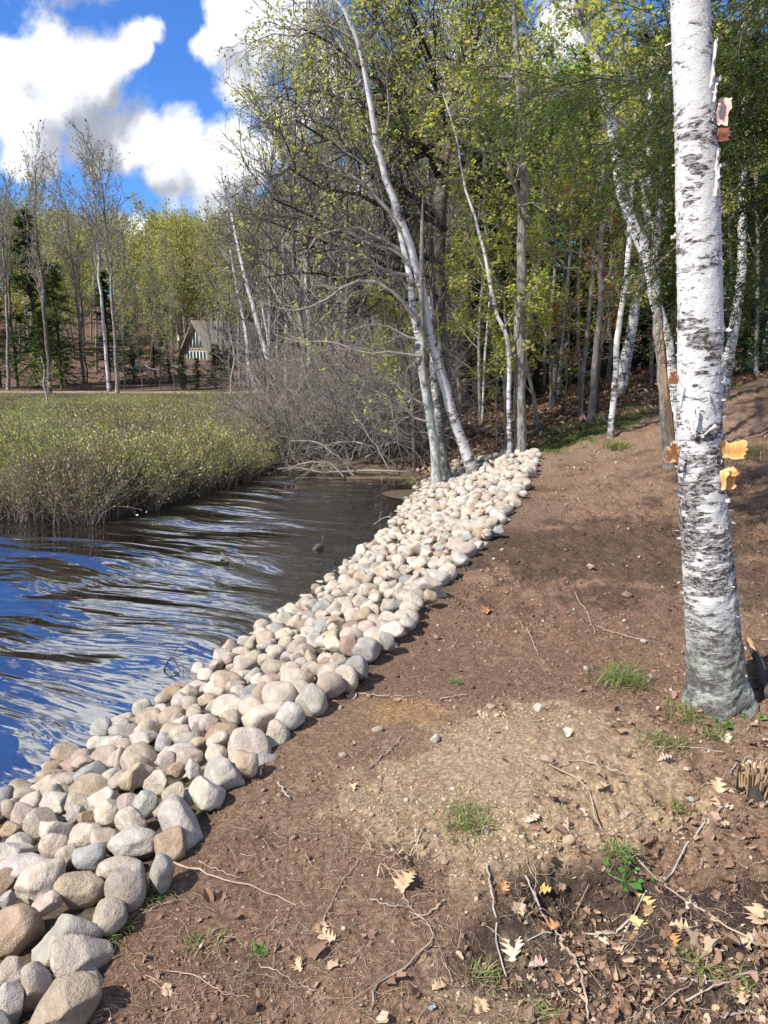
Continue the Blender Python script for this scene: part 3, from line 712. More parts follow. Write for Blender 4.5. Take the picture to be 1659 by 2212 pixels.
NEAR = [
 dict(pts=[(1101,980,11),(1099,874,10),(1096,784,9.5),(1088,718,9),(1068,679,8),(1055,619,8),(1045,562,7),(1020,470,6),(1000,400,5),(985,300,4),(955,200,3)], Y=11.4, m='birch', label='slender pale birch bending left just beside the big grey trunk', name='birch_tree', cat='birch', n1=12, tmin=.25, up=.0, leaf='maple', L1=1.0, per=2),
 dict(pts=[(1092,960,6),(1090,850,6),(1092,780,5),(1090,700,5),(1086,640,5),(1060,590,4),(1040,560,3)], Y=11.9, m='grey_bark', label='thin grey sapling crossing behind the slender birch by the cobbles', name='sapling', cat='sapling', n1=12, tmin=.2, up=.05, leaf='maple', L1=1.2, per=4),
 dict(pts=[(1121,972,27),(1124,880,25),(1125,780,23),(1124,700,23),(1129,600,21),(1128,500,19),(1131,400,18),(1128,300,16),(1124,240,15),(1116,130,13),(1108,0,11),(1098,-160,8)], Y=11.5, m='grey_bark', label='tallest grey brown trunk rising straight from the far tip of the cobbles', flare=1.2, n1=16, tmin=.45, up=.1, leaf='maple', L1=2.0, n2=7, per=2),
 dict(pts=[(1165,926,7),(1150,836,8),(1137,797,8),(1139,692,7),(1152,601,7),(1165,484,6),(1172,400,5),(1180,280,3)], Y=14, m='grey_bark', label='crooked thin sapling with a kink low down behind the mossy strip', name='sapling', cat='sapling', n1=16, tmin=.12, up=.0, leaf='maple', L1=1.3, per=3),
 dict(pts=[(1192,884,12),(1201,784,11),(1210,692,10),(1219,601,9),(1226,523,8),(1235,380,6),(1242,250,4)], Y=17, m='brown_bark', label='slim brown trunk in front of a white barked one in the dark wood', leaf='maple', tmin=.3, L1=1.6),
 dict(pts=[(1205,872,15),(1209,790,15),(1214,718,14),(1224,613,13),(1230,500,11),(1240,350,9),(1246,200,6)], Y=19, m='birch', label='black banded birch deep in the dark wood behind a brown trunk', name='birch_tree', cat='birch', leaf='bright', tmin=.5, L1=2),
 dict(pts=[(1252,912,10),(1258,823,10),(1266,745,9),(1274,666,9),(1281,575,8),(1284,500,7),(1290,380,5),(1296,280,3)], Y=15, m='grey_bark', label='narrow grey trunk with reddish leaves just left of a taller smooth one', leaf='maple_red', tmin=.25, up=0., L1=1.1, per=2),
 dict(pts=[(1272,930,15),(1282,823,14),(1290,745,13),(1298,666,13),(1299,588,12),(1302,497,12),(1304,432,11),(1308,300,9),(1306,160,7),(1300,20,5)], Y=13.6, m='grey_bark', label='smooth pale grey trunk standing in moss at the edge of the bare soil', leaf='maple', tmin=.3, up=0., L1=1.4, n1=14, per=2),
 dict(pts=[(1286,876,6),(1294,784,6),(1308,706,6),(1327,614,5),(1347,510,4),(1360,430,3)], Y=16, m='brown_bark', label='whip thin stem curving right behind the smooth pale grey trunk', name='sapling', cat='sapling', leaf='maple_red', tmin=.3, L1=.9),
 dict(pts=[(1316,978,14),(1318,930,13),(1321,889,13),(1329,797,13),(1339,692,12),(1350,614,12),(1359,510,11),(1366,420,10),(1372,300,8),(1378,180,5)], Y=11.9, m='birch', label='slim young birch standing alone on bare soil with a green tuft at its foot', name='birch_tree', cat='birch', leaf='maple', tmin=.35, up=0., L1=1.1, per=2, flare=1.1),
 dict(pts=[(1334,874,22),(1342,797,21),(1360,718,21),(1373,640,21),(1385,575,20),(1389,500,18),(1398,380,15),(1404,250,12),(1408,120,9)], Y=16.6, m='birch', label='stout leaning birch in the middle of the trio behind the lone slim one', name='birch_tree', cat='birch', leaf='olive', tmin=.55, L1=1.7),
 dict(pts=[(1344,878,13),(1358,784,13),(1373,692,12),(1381,600,11),(1388,480,9),(1392,380,6)], Y=17.3, m='birch', label='thinner birch tucked behind the stout leaning one, right of it', name='birch_tree', cat='birch', leaf='olive', tmin=.55, L1=1.5),
 dict(pts=[(1478,1000,28),(1463,930,26),(1454,810,25),(1441,718,24),(1415,627,24),(1402,562,23),(1376,497,23),(1352,430,22),(1338,340,22),(1315,240,21),(1288,130,22),(1250,20,20),(1205,-110,16)], Y=9.6, m='birch', label='tall birch leaning left from behind the nearest trunk, with a scar halfway up', name='birch_tree', cat='birch', leaf='maple', tmin=.6, L1=1.8, n1=9),
 dict(pts=[(1447,1012,22),(1440,930,22),(1436,860,22),(1432,800,22),(1427,745,22),(1424,640,21),(1425,523,21),(1427,430,19),(1432,300,16),(1440,160,13),(1448,0,9)], Y=8.9, m='grey_bark', label='dark grey trunk with bark stripped from its lower half beside the big birch', leaf='maple', tmin=.45, L1=1.6, n1=9, dead=True),
 dict(pts=[(1562,832,24),(1572,770,22),(1585,700,21),(1598,620,20),(1603,520,19),(1603,440,18),(1606,300,17),(1612,150,15),(1618,0,12)], Y=13.5, m='birch', label='birch directly right of the big near trunk, its foot beside a green patch', name='birch_tree', cat='birch', leaf='olive', tmin=.6, L1=1.7),
 dict(pts=[(1618,800,13),(1628,740,13),(1640,660,12),(1655,580,11),(1672,480,9)], Y=17, m='birch', label='slim birch leaning right at the wood edge near the right border', name='birch_tree', cat='birch', limbs=False),
 dict(pts=[(1644,815,8),(1650,760,8),(1659,700,7),(1670,620,6)], Y=18, m='birch', label='thinnest birch at the far right border of the wood', name='birch_tree', cat='birch', limbs=False),
 dict(pts=[(1586,840,6),(1578,560,6),(1572,330,5),(1568,150,4)], Y=18, m='grey_bark', label='thin grey stem seen between the big birch and its right neighbour', name='sapling', cat='sapling', leaf='olive', L1=1.2),
 dict(pts=[(1632,830,8),(1636,560,8),(1630,300,8),(1628,100,6)], Y=16, m='grey_bark', label='grey pole trunk rising past the leaning right hand birches', leaf='maple', tmin=.35, L1=1.6),
 dict(pts=[(898,1012,9),(897,960,9),(896,895,9),(888,820,8),(876,770,7),(861,720,6),(848,650,4)], Y=12.6, m='brown_bark', label='thin dark trunk directly left of the forked grey tree', leaf='maple', tmin=.4, L1=1.0, up=0, n1=8),
 dict(pts=[(983,985,8),(980,930,8),(973,850,7),(965,760,6),(958,680,5)], Y=13.4, m='grey_bark', label='thin grey trunk inside the crook of the leaning white birch', n1=8, L1=.9),
 dict(pts=[(949,968,15),(948,900,15),(942,810,14),(938,700,13),(932,600,11),(930,480,8)], Y=13.2, m='brown_bark', label='mottled brown trunk behind the flaky dark birch', n1=8, L1=1.4),
 dict(pts=[(1042,890,5),(1048,800,5),(1056,700,5),(1062,600,4)], Y=15.5, m='birch', label='small birch stem in shade left of the slender bending birch', name='birch_tree', cat='birch', limbs=False),
 dict(pts=[(684,905,20),(676,840,19),(671,780,18),(668,700,16),(664,600,13),(660,500,9)], Y=19, m='lichen_bark', label='lichen pale trunk inside the bare grey thicket, left stem of a pair', n1=8, L1=1.8, up=.1),
 dict(pts=[(695,905,12),(698,840,11),(699,770,10),(702,690,8),(706,600,6)], Y=19.3, m='lichen_bark', label='thinner lichen pale trunk inside the thicket, right stem of a pair', n1=8, L1=1.6, up=.1),
 dict(pts=[(603,882,13),(598,850,12),(585,803,11),(563,727,11),(540,634,10),(525,577,9),(512,520,7),(500,460,5)], Y=28, m='birch', label='stout left leaning birch at the bog edge, nearest the thicket', name='birch_tree', cat='birch', leaf='bud', L1=2.2, tmin=.55, minr=.005),
 dict(pts=[(617,880,9),(618,790,9),(619,709,8),(617,620,7),(613,559,6),(610,480,4)], Y=27.6, m='birch', label='straight white birch right of the left leaning birches at the bog edge', name='birch_tree', cat='birch', leaf='bud', L1=1.8, tmin=.55, minr=.005),
 dict(pts=[(561,872,9),(550,840,9),(540,803,8),(533,727,8),(520,660,7),(508,607,6),(498,540,4)], Y=29.5, m='birch', label='slim left leaning birch whose foot touches the ends of the stacked logs', name='birch_tree', cat='birch', leaf='bud', L1=2.2, tmin=.5, minr=.005),
 dict(pts=[(592,850,6),(588,800,6),(578,730,6),(566,660,5),(552,600,4)], Y=31, m='birch', label='thin birch between the stout leaning one and the slim leaning one', name='birch_tree', cat='birch', n1=6, L1=1.2, minr=.005),
 dict(pts=[(574,860,6),(548,812,6),(525,790,5),(505,770,4),(490,745,3),(479,722,2)], Y=28.5, m='dead_wood', label='bare white limb slanting up left beside the cabin', name='dead_limb', cat='dead branch', n1=5, L1=.7, minr=.005),
 dict(pts=[(498,866,4),(500,820,4),(508,770,4),(500,730,3),(492,700,2)], Y=34, m='twig_pale', label='spindly pale sapling in front of the cabin firs', name='sapling', cat='sapling', n1=6, L1=.7, minr=.005),
 dict(pts=[(107,893,4),(100,855,4),(93,830,4),(95,800,3),(88,770,2)], Y=26, m='twig_pale', label='white crooked sapling leaning out of the bog with yellow green leaves', name='sapling', cat='sapling', n1=7, L1=.6, tmin=.35, up=0, n2=4, n3=2, minr=.004, leaf='maple', ll=.05, lw=.035, per=1),
]
def near_trees():
    g = rng(21)
    for s in NEAR:
        root = trunk_tree(s, g)
        if s.get('dead'):
            P, r = path_px([(1449,960,13),(1444,900,15),(1436,850,13),(1432,800,12),(1428,750,9),(1426,705,6)], 8.86); P = P + np.array([0, -.045, 0])
            me = tmesh('bare_wood', [trunk_seg(P, r, 8, .08, g)], M['dead_orange']); me.transform(__import__('mathutils').Matrix.Translation(-root.location))
            tag(obj('bare_wood', me, root), 'stripped orange brown wood')
M['dead_orange'] = bark_mat('stripped decayed wood', (.20, .12, .07), (.40, .25, .14), (.28, .17, .10), 50, 4, .7)
near_trees()

def hero_leaning_birch():
    g = rng(31)
    P, r = path_px([(1028,1012,33),(1020,990,31),(985,900,29),(960,820,27),(945,770,27),(925,690,25),(915,640,24),(898,570,22),(885,520,21),(868,470,21),(850,420,19),(828,350,18),(815,290,17),(800,215,15),(790,160,14),(770,90,13),(745,30,11),(705,-30,9),(640,-130,6)], 11.2, K=70, wob=.006, g=g, dY=-.8)
    r *= .76; P, r = plant_foot(P, r, 1.4)
    parts = [('trunk', tmesh('trunk', [trunk_seg(P, r, 18, .03, g)], M['birch']))]
    limbs = []
    for pts in ([(862,470,12),(820,420,10),(790,390,9),(745,365,8),(700,350,6),(655,330,5)], [(880,560,10),(840,520,9),(800,500,8),(770,487,7),(725,495,6),(680,520,4),(668,535,3)],
                [(800,200,9),(770,150,7),(730,60,6),(700,20,5)], [(770,90,8),(720,60,6),(690,70,5),(650,80,4),(600,78,3),(540,95,2)],
                [(835,400,8),(800,370,6),(740,330,5),(700,280,4)], [(820,300,6),(840,250,5),(835,180,4),(850,100,3)], [(790,160,6),(760,190,5),(715,160,4),(690,165,4),(640,185,3),(600,225,2)], [(745,30,6),(700,60,4),(660,66,3),(600,60,2)]):
        limbs.append(path_px(pts, 11.0, K=9, wob=.02, g=g))
    A = np.array([l[0] for l in limbs]); ra = np.array([l[1] for l in limbs])
    B, rb, _ = spawn(A, ra, 9, .9, 45, g, 6, .15, 0, -.04, .3, .5, .3)
    C, rc, _ = spawn(B, rb, 6, .45, 40, g, 5, .1, 0, -.1, .3, .6, .4)
    parts.append(('branches', tmesh('branches', [tubes(A, ra, 6), tubes(B, np.maximum(rb, .004), 4), tubes(C, np.maximum(rc, .0025), 3)], M['twig'])))
    parts.append(('crown', tmesh('crown', [crown_leaves(C, 5, .035, .025, g, .2, jit=.02)], M['olive'])))
    tree('birch_tree', 'big white birch leaning left over the pond from the cobble bank', 'birch', parts, tuple(P[0]))
hero_leaning_birch()

def forked_tree():
    g = rng(41)
    P, r = path_px([(948,1050,34),(942,1000,31),(937,950,29),(928,890,27),(919,840,25),(910,790,23)], 10.9, K=26, wob=.004, g=g); r *= .70; P, r = plant_foot(P, r, 1.3)
    Q, q = path_px([(911,800,18),(904,740,17),(897,690,16),(891,640,17),(885,590,16),(877,546,15),(866,500,13),(848,432,10),(820,350,7),(790,270,4)], 10.9, K=34, wob=.004, g=g)
    lich = [trunk_seg(P, r, 16, .035, g)]
    S, s = path_px([(916,830,15),(914,780,16),(911,700,15),(910,620,14),(911,540,12),(912,470,8),(913,440,4),(914,422,1)], 10.85, K=26); s *= .72; q *= .85
    limbs = [path_px(p, 10.8, K=10, wob=.015, g=g) for p in ([(893,690,11),(868,660,10),(830,625,9),(800,608,8),(760,610,7),(730,622,6),(700,650,5),(660,668,4),(630,670,3),(600,665,2)],
        [(885,600,8),(850,590,7),(810,570,6),(780,548,5)], [(878,560,7),(850,540,6),(800,525,5),(755,500,4),(700,470,3)], [(905,770,7),(860,768,6),(820,762,5),(785,765,5),(745,748,4),(700,742,4),(640,738,3),(590,720,2)],
        [(925,910,5),(890,895,4),(860,868,3),(820,850,2),(780,830,2)], [(866,500,8),(830,450,6),(780,400,5),(720,380,3),(680,390,2)], [(900,730,6),(870,720,5),(840,705,4),(800,700,3),(760,715,2)],
        [(922,880,5),(885,865,4),(855,840,3),(840,820,2)])]
    A = np.array([l[0] for l in limbs]); ra = np.array([l[1] for l in limbs])
    B, rb, _ = spawn(A, ra, 10, .8, 50, g, 6, .1, .05, .02, .35, .5, .3)
    C, rc, _ = spawn(B, rb, 6, .4, 45, g, 5, .1, .05, 0, .3, .6, .4)
    sel = C[g.random(len(C)) < .16]
    parts = [('trunk', tmesh('trunk', lich, M['lichen_bark'])), ('stem', tmesh('stem', [trunk_seg(Q, q, 12, .03, g)], M['birch'])), ('snag', tmesh('snag', [trunk_seg(S, s, 12, .03, g)], M['grey_bark'])),
             ('branches', tmesh('branches', [tubes(A, ra, 6), tubes(B, np.maximum(rb, .004), 4), tubes(C, np.maximum(rc, .0025), 3)], M['twig'])),
             ('crown', tmesh('crown', [crown_leaves(sel, 6, .05, .03, g, .5)], M['maple']))]
    tree('forked_tree', 'forked grey tree with lichen and a broken bare snag, roots among the cobbles', 'tree', parts, tuple(P[0]))
    P, r = path_px([(966,1045,26),(957,990,23),(949,930,20),(942,870,18),(937,820,16),(934,740,14),(930,640,10)], 11.2, K=30, wob=.004, g=g); P, r = plant_foot(P, r, 1.35)
    tree('birch_tree', 'dark flaky barked birch pressed against the forked grey tree', 'birch', [('trunk', tmesh('trunk', [trunk_seg(P, r, 14, .06, g)], M['birch_dark']))], tuple(P[0]))
forked_tree()

def big_maple():
    g = rng(51); Y = 14.5
    P, r = path_px([(968,1000,44),(962,900,40),(955,780,36),(947,640,33),(948,520,31),(953,440,30),(958,390,29),(962,340,24),(975,290,18),(985,230,14),(990,150,10),(985,60,6)], Y, K=36, wob=.01, g=g); P, r = plant_foot(P, r, 1.4)
    L = [[(955,400,17,0),(940,350,14,-.5),(915,330,11,-1),(880,300,9,-1.6),(840,230,7,-2),(800,120,4,-2.4)],
         [(950,470,14,0),(900,420,12,-.8),(850,385,10,-1.6),(790,350,8,-2.6),(720,310,6,-3.4),(640,260,4,-4)],
         [(950,500,14,0),(910,480,12,-1),(850,470,10,-2),(780,420,8,-3),(700,400,6,-3.6),(620,360,4,-4)],
         [(948,560,13,0),(900,540,11,-1),(830,545,9,-2),(760,520,8,-2.8),(680,460,6,-3.2),(590,430,4,-3.4)],
         [(947,600,12,0),(880,600,10,-.6),(800,580,8,-1.2),(720,540,6,-1.5),(640,500,5,-2),(560,470,3,-2.2)],
         [(948,640,11,0),(880,660,8,-.5),(800,640,7,-1),(720,600,6,-1.5),(640,590,4,-2),(570,600,3,-2)],
         [(953,440,15,0),(960,350,13,1),(940,250,11,1.5),(900,150,8,2),(860,40,5,2.5)],
         [(962,340,14,0),(1000,280,11,.5),(1030,200,9,1),(1060,120,7,1),(1080,20,4,1)],
         [(975,300,12,0),(960,220,10,-1),(930,130,8,-2),(900,40,6,-2.6),(880,-60,4,-3)],
         [(958,390,13,0),(1000,350,11,-.5),(1050,320,8,-1),(1100,310,6,-1.4),(1150,280,4,-1.6)],
         [(985,230,9,0),(1020,150,8,-.5),(1040,60,6,-1),(1060,-40,4,-1)],
         [(960,350,12,0),(900,280,10,-1),(830,190,8,-1.6),(740,110,6,-2),(650,60,4,-2.4)],
         [(955,420,12,0),(880,340,10,.6),(800,260,8,1),(700,200,6,1.4),(610,190,4,1.6)],
         [(985,220,9,0),(950,120,8,1),(900,30,6,2),(850,-60,4,3)],
         [(990,160,8,0),(1000,60,7,1),(1010,-40,5,1.5)]]
    limbs = [path_px(p, Y, K=9, wob=.05, g=g) for p in L]; A = np.array([l[0] for l in limbs]); ra = np.array([l[1] for l in limbs])*1.05
    B, rb, lb = spawn(A, ra, 13, 1.9, 48, g, 7, .18, .12, -.01, .3, .55, .3)
    C, rc, lc = spawn(B, rb, 7, .85, 45, g, 5, .15, .1, 0, .3, .55, .4)
    D, rd, ld = spawn(C, rc, 4, .42, 45, g, 4, .15, .1, 0, .3, .6, .5)
    vis = D[(g.random(len(D)) < .85)]
    hgt = vis[:, 0, 2]; dens = np.clip((hgt - 3.2)/3.0, .10, 1); vis = vis[g.random(len(vis)) < dens]
    k = g.random(len(vis)) < .6
    parts = [('trunk', tmesh('trunk', [trunk_seg(P, r, 16, .03, g)], M['brown_bark'])),
             ('branches', tmesh('branches', [tubes(A, ra, 6), tubes(B, np.maximum(rb, .007), 4), tubes(C, np.maximum(rc, .005), 3), tubes(D, np.maximum(rd, .003), 3)], M['dark_bark'])),
             ('crown', tmesh('crown', [crown_leaves(vis[k], 8, .048, .034, g, .5, jit=.05)], M['maple'])),
             ('crown', tmesh('crown', [crown_leaves(vis[~k], 8, .042, .030, g, .3, jit=.05)], M['olive']))]
    print('maple', len(D), len(vis))
    tree('maple_tree', 'huge spreading maple with dark limbs and yellow green young leaves over the thicket', 'maple', parts, tuple(P[0]))
big_maple()

# ---------------------------------------------------------------- bare thicket at the pond's end
def thicket():
    g = rng(61)
    spots = [(600, 14.2, 1.9, 'low grey bare bush at the bog end of the thicket'), (640, 13.6, 2.2, 'wide grey bush leaning over the water beside the bog'), (690, 14.6, 2.7, 'tallest grey bush left of the lichen pale pair of trunks'), (740, 13.7, 2.4, 'twiggy grey bush behind the fallen pale branches'),
             (790, 14.3, 3.1, 'dense bare bush in the centre of the thicket'), (835, 13.5, 2.3, 'brown bare bush beside the muddy corner of the pond'), (870, 14.0, 2.9, 'bare bush against the thin dark trunk'), (650, 16.5, 3.4, 'far grey bush between the birches and the thicket'), (750, 17, 4.0, 'tall upright bare bush at the back of the thicket'), (840, 16.5, 3.9, 'tall bare bush behind the brown one at the muddy corner'),
             (905, 13.6, 1.6, 'small bare bush right of the forked grey tree foot')]
    for px, Y, H, lab in spots:
        x = (px - CX)/FD*Y/.995; z = gs1(x, Y); n = 20
        base = np.array([x, Y, max(z, WZ) - .05]) + np.concatenate([g.normal(size=(n, 2))*.28, np.zeros((n, 1))], 1)
        d = g.normal(size=(n, 3))*.55; d[:, 2] = 1; d = unit(d); K = 7; P = np.empty((n, K, 3)); P[:, 0] = base; st = H*.76*(.6 + .5*g.random((n, 1)))/(K - 1)
        for k in range(1, K):
            d = unit(d + g.normal(size=(n, 3))*.16 + np.array([0, -.03, -.05])); P[:, k] = P[:, k - 1] + d*st
        r = np.linspace(.016, .005, K)[None]*(.7 + .6*g.random((n, 1)))
        B, rb, _ = spawn(P, r, 9, H*.36, 50, g, 6, .12, .05, -.01, .35, .55, .4)
        C, rc, _ = spawn(B, rb, 6, H*.16, 45, g, 5, .1, 0, 0, .35, .65, .5)
        tree('bare_shrub', lab, 'shrub', [('stems', tmesh('stems', [tubes(P, r, 5), tubes(B, np.maximum(rb, .0035), 3), tubes(C, np.maximum(rc, .0025), 3)], M['twig']))], (x, Y, z), 'leafless shrubs at the end of the pond')
    # fallen bleached branches lying in the water
    for pts, Y, lab in (([(770,1035,9),(745,1000,8),(715,975,7),(690,958,5),(660,950,4),(625,952,3)], 12.6, 'bleached fallen branch arching out of the mud'),
                    ([(860,1010,8),(820,975,7),(790,960,6),(750,955,5),(700,965,4),(680,970,3)], 12.9, 'pale forked branch resting on the thicket edge'),
                    ([(880,1022,7),(830,1018,7),(770,1024,6),(700,1022,5),(640,1010,4),(600,1012,3)], 12.4, 'long pale branch lying flat along the far waterline'),
                    ([(845,1030,6),(820,990,5),(795,950,5),(775,915,4),(760,890,3)], 12.5, 'upright bleached branch left of the thin dark trunk'),
                    ([(740,1030,6),(700,1000,5),(650,1003,4),(610,1018,3)], 12.2, 'low bleached branch dipping into the water')):
        P, r = path_px(pts, Y, K=12, wob=.012, g=g); r *= .6; B, rb, _ = spawn(P[None], r[None], 7, .75, 45, g, 6, .1, .1, 0, .35, .6, .3); C, rc, _ = spawn(B, rb, 5, .3, 45, g, 4, .1, 0, 0, .3, .6, .4)
        tree('fallen_branch', lab, 'branch', [('limb', tmesh('limb', [tubes(P[None], r[None], 7)], M['dead_wood'])), ('twigs', tmesh('twigs', [tubes(B, np.maximum(rb, .003), 4), tubes(C, np.maximum(rc, .002), 3)], M['twig']))], tuple(P[0]), 'bleached branches fallen at the pond end')
thicket()

# ---------------------------------------------------------------- hemlock boughs hanging in at the upper right
def needles(last, per, L, Wd, g, flatn=.75):
    """flat two-ranked needles along twigs"""
    p, d = along(last, per, g, .0); up = np.array([0, 0, 1.]); s = unit(np.cross(d, up)); sg = np.where(g.random(len(p)) < .5, -1, 1)[:, None]
    return leaves(p, unit(s*sg + .6*d + g.normal(size=p.shape)*.15), L, Wd, g, flatn, .25)
def hemlock_boughs():
    g = rng(71)
    tr = W(2140, 900, 6.6); base = np.array([tr[0], 6.6, gs1(tr[0], 6.6) - .1]); K = 12
    P = base + np.linspace(0, 1, K)[:, None]*np.array([0.1, .1, 9.]); r = np.linspace(.16, .03, K)
    L = [         [(2160,20,12),(1900,60,10),(1700,70,9),(1600,95,7),(1530,110,6),(1440,150,5),(1330,200,3),(1230,240,2)],
         [(2160,120,10),(1950,130,8),(1760,130,6),(1660,150,5),(1590,180,4),(1500,190,3),(1400,200,3),(1290,190,2),(1180,180,1)],
         [(2160,-60,10),(1900,-100,8),(1700,-60,6),(1600,20,5),(1540,110,4),(1470,190,3),(1400,260,2)],
         [(2150,200,9),(1900,230,6),(1700,260,5),(1600,300,4),(1500,330,3),(1440,380,2),(1400,430,1)],
         [(2160,-30,10),(1850,30,8),(1640,90,6),(1590,200,5),(1565,300,4),(1550,400,3),(1530,480,1)],
         [(2150,260,9),(1950,330,6),(1800,380,5),(1690,430,4),(1600,470,3),(1520,500,2),(1470,560,1)],
         [(2150,200,10),(1800,150,8),(1500,160,6),(1350,175,5),(1200,195,4),(1120,220,3),(1040,260,1)],
         [(2160,60,10),(1900,90,8),(1700,150,6),(1500,220,5),(1400,300,4),(1340,330,2),(1300,390,1)],
         [(2150,400,8),(1950,450,6),(1800,500,5),(1700,560,3),(1620,620,2),(1580,700,1)]]
    limbs = []
    for i, p in enumerate(L):
        Yb = 6.6 - [1.2, .2, 1.6, .6, 0., .9, -.4, .5, -.6, 1.1, .3][i]
        a, b = path_px([(q[0], q[1], q[2], (Yb - 6.6)*min(1, j/2)) for j, q in enumerate(p)], 6.6, K=14, wob=.02, g=g); limbs.append((a, b))
    A = np.array([l[0] for l in limbs]); ra = np.array([l[1] for l in limbs])
    B, rb, _ = spawn(A, ra, 22, 1.0, 55, g, 8, .28, -.1, -.05, .14, .45, .3, flat=.75, taper=.25)
    C, rc, _ = spawn(B, rb, 12, .42, 50, g, 5, .08, -.15, -.09, .12, .5, .4, flat=.8, taper=.55)
    D, rd, _ = spawn(C, rc, 4, .16, 45, g, 3, .1, -.1, -.05, .1, .6, .5, flat=.8)
    segs = [needles(C, 32, .021, .008, g), needles(D, 14, .020, .0075, g)]
    print('hemlock', len(C), len(D))
    tree('hemlock_tree', 'hemlock with drooping dark green boughs hanging in from the upper right', 'hemlock', [('trunk', tmesh('trunk', [trunk_seg(P, r, 10, .03, g)], M['dark_bark'])),
        ('branches', tmesh('branches', [tubes(A, ra*.8, 6), tubes(B, np.maximum(rb, .003), 4), tubes(C, np.maximum(rc, .0015), 3)], M['dark_bark'])), ('crown', tmesh('crown', segs, M['hemlock']))], tuple(base))
hemlock_boughs()

# ---------------------------------------------------------------- repeated woodland trees (prototypes, then copies of every part)
def local_path(H, r0, g, K=14, lean=.04, top=.02):
    t = np.linspace(0, 1, K); w = np.cumsum(g.normal(size=(K, 2)), 0)*H*.006; w -= t[:, None]*w[-1]*.5
    P = np.stack([w[:, 0] + lean*H*t, w[:, 1], H*t], 1); return P, r0*(1 - t)**.75 + top*t
def bare_proto(g, H=12, r0=.13, m='brown_bark', ang=32, leaf='bud', per=4, ll=.10, tmin=.35, L1=None, n1=16, fork=False):
    P, r = local_path(H, r0, g, lean=g.uniform(-.04, .04)); P[0, 2] -= .2
    A, ra, _ = spawn(P[None], r[None], n1, L1 or H*.30, ang, g, 8, tmin, .30, .05, .14, .5, .3)
    B, rb, _ = spawn(A, ra, 7, H*.12, 34, g, 6, .18, .25, .04, .18, .55, .35)
    C, rc, _ = spawn(B, rb, 5, H*.055, 34, g, 4, .1, .2, .03, .2, .6, .5)
    r_ = np.concatenate([r[:1]*1.25, r[1:]])
    out = [('trunk', tmesh('trunk', [trunk_seg(P, r_, 8, .03, g)], M[m])), ('branches', tmesh('branches', [tubes(A, np.maximum(ra, .012), 4), tubes(B, np.maximum(rb, .009), 3), tubes(C, np.maximum(rc, .006), 3)], M['twig' if m != 'dark_bark' else 'dark_bark']))]
    if leaf:
        top = C[C[:, 0, 2] > H*.45]
        out.append(('crown', tmesh('crown', [crown_leaves(top, per, ll, ll*.6, g, .1, jit=.03)], M[leaf])))
    return out
def conifer_proto(g, H=9, wid=.22, m='fir', needleL=.12, n1=120, per=13, bare=.10):
    P, r = local_path(H, H*.013, g, lean=0); P[0, 2] -= .2
    A, ra, _ = spawn(P[None], r[None], n1, H*wid*1.3, 88, g, 6, bare, .12, -.02, .06, .3, .3, taper=.93)
    B, rb, _ = spawn(A, ra, 14, H*wid*.36, 48, g, 4, .1, -.05, -.03, .08, .5, .4, flat=.85, taper=.5)
    return [('trunk', tmesh('trunk', [trunk_seg(P, r, 7, .02, g)], M['dark_bark'])), ('crown', tmesh('crown', [tubes(A, np.maximum(ra, .005), 3), needles(A, per*3, needleL*1.3, needleL*.42, g), needles(B, per, needleL, needleL*.42, g)], M[m]))]
def layered_proto(g, H=6, m='maple', n1=24, ll=.062, per=12, r0=.04, tm=.15):
    P, r = local_path(H, r0, g, lean=g.uniform(-.08, .08)); P[0, 2] -= .2
    A, ra, _ = spawn(P[None], r[None], n1, H*.30, 72, g, 7, tm, .1, -.01, .12, .4, .3, taper=.4)
    B, rb, _ = spawn(A, ra, 8, H*.11, 45, g, 4, .15, 0, 0, .15, .5, .4, flat=.85)
    return [('trunk', tmesh('trunk', [trunk_seg(P, r, 7, .02, g)], M['grey_bark'])), ('branches', tmesh('branches', [tubes(A, np.maximum(ra, .004), 4), tubes(B, np.maximum(rb, .003), 3)], M['twig'])),
            ('crown', tmesh('crown', [crown_leaves(B, per, ll, ll*.75, g, .9, jit=.035)], M[m]))]
USED = set()
def place(proto, key, name, label, cat, x, y, s=1., rz=0., group=None, tilt=(0, 0)):
    root = empty(name, (x, y, gs1(x, y)), label, cat, group); root.scale = (s, s, s); root.rotation_euler = (tilt[0], tilt[1], rz)
    for pn, me in proto: obj(pn, me, root)
    return root
def px_x(px, Y): return (px - CX)/FD*Y/.99
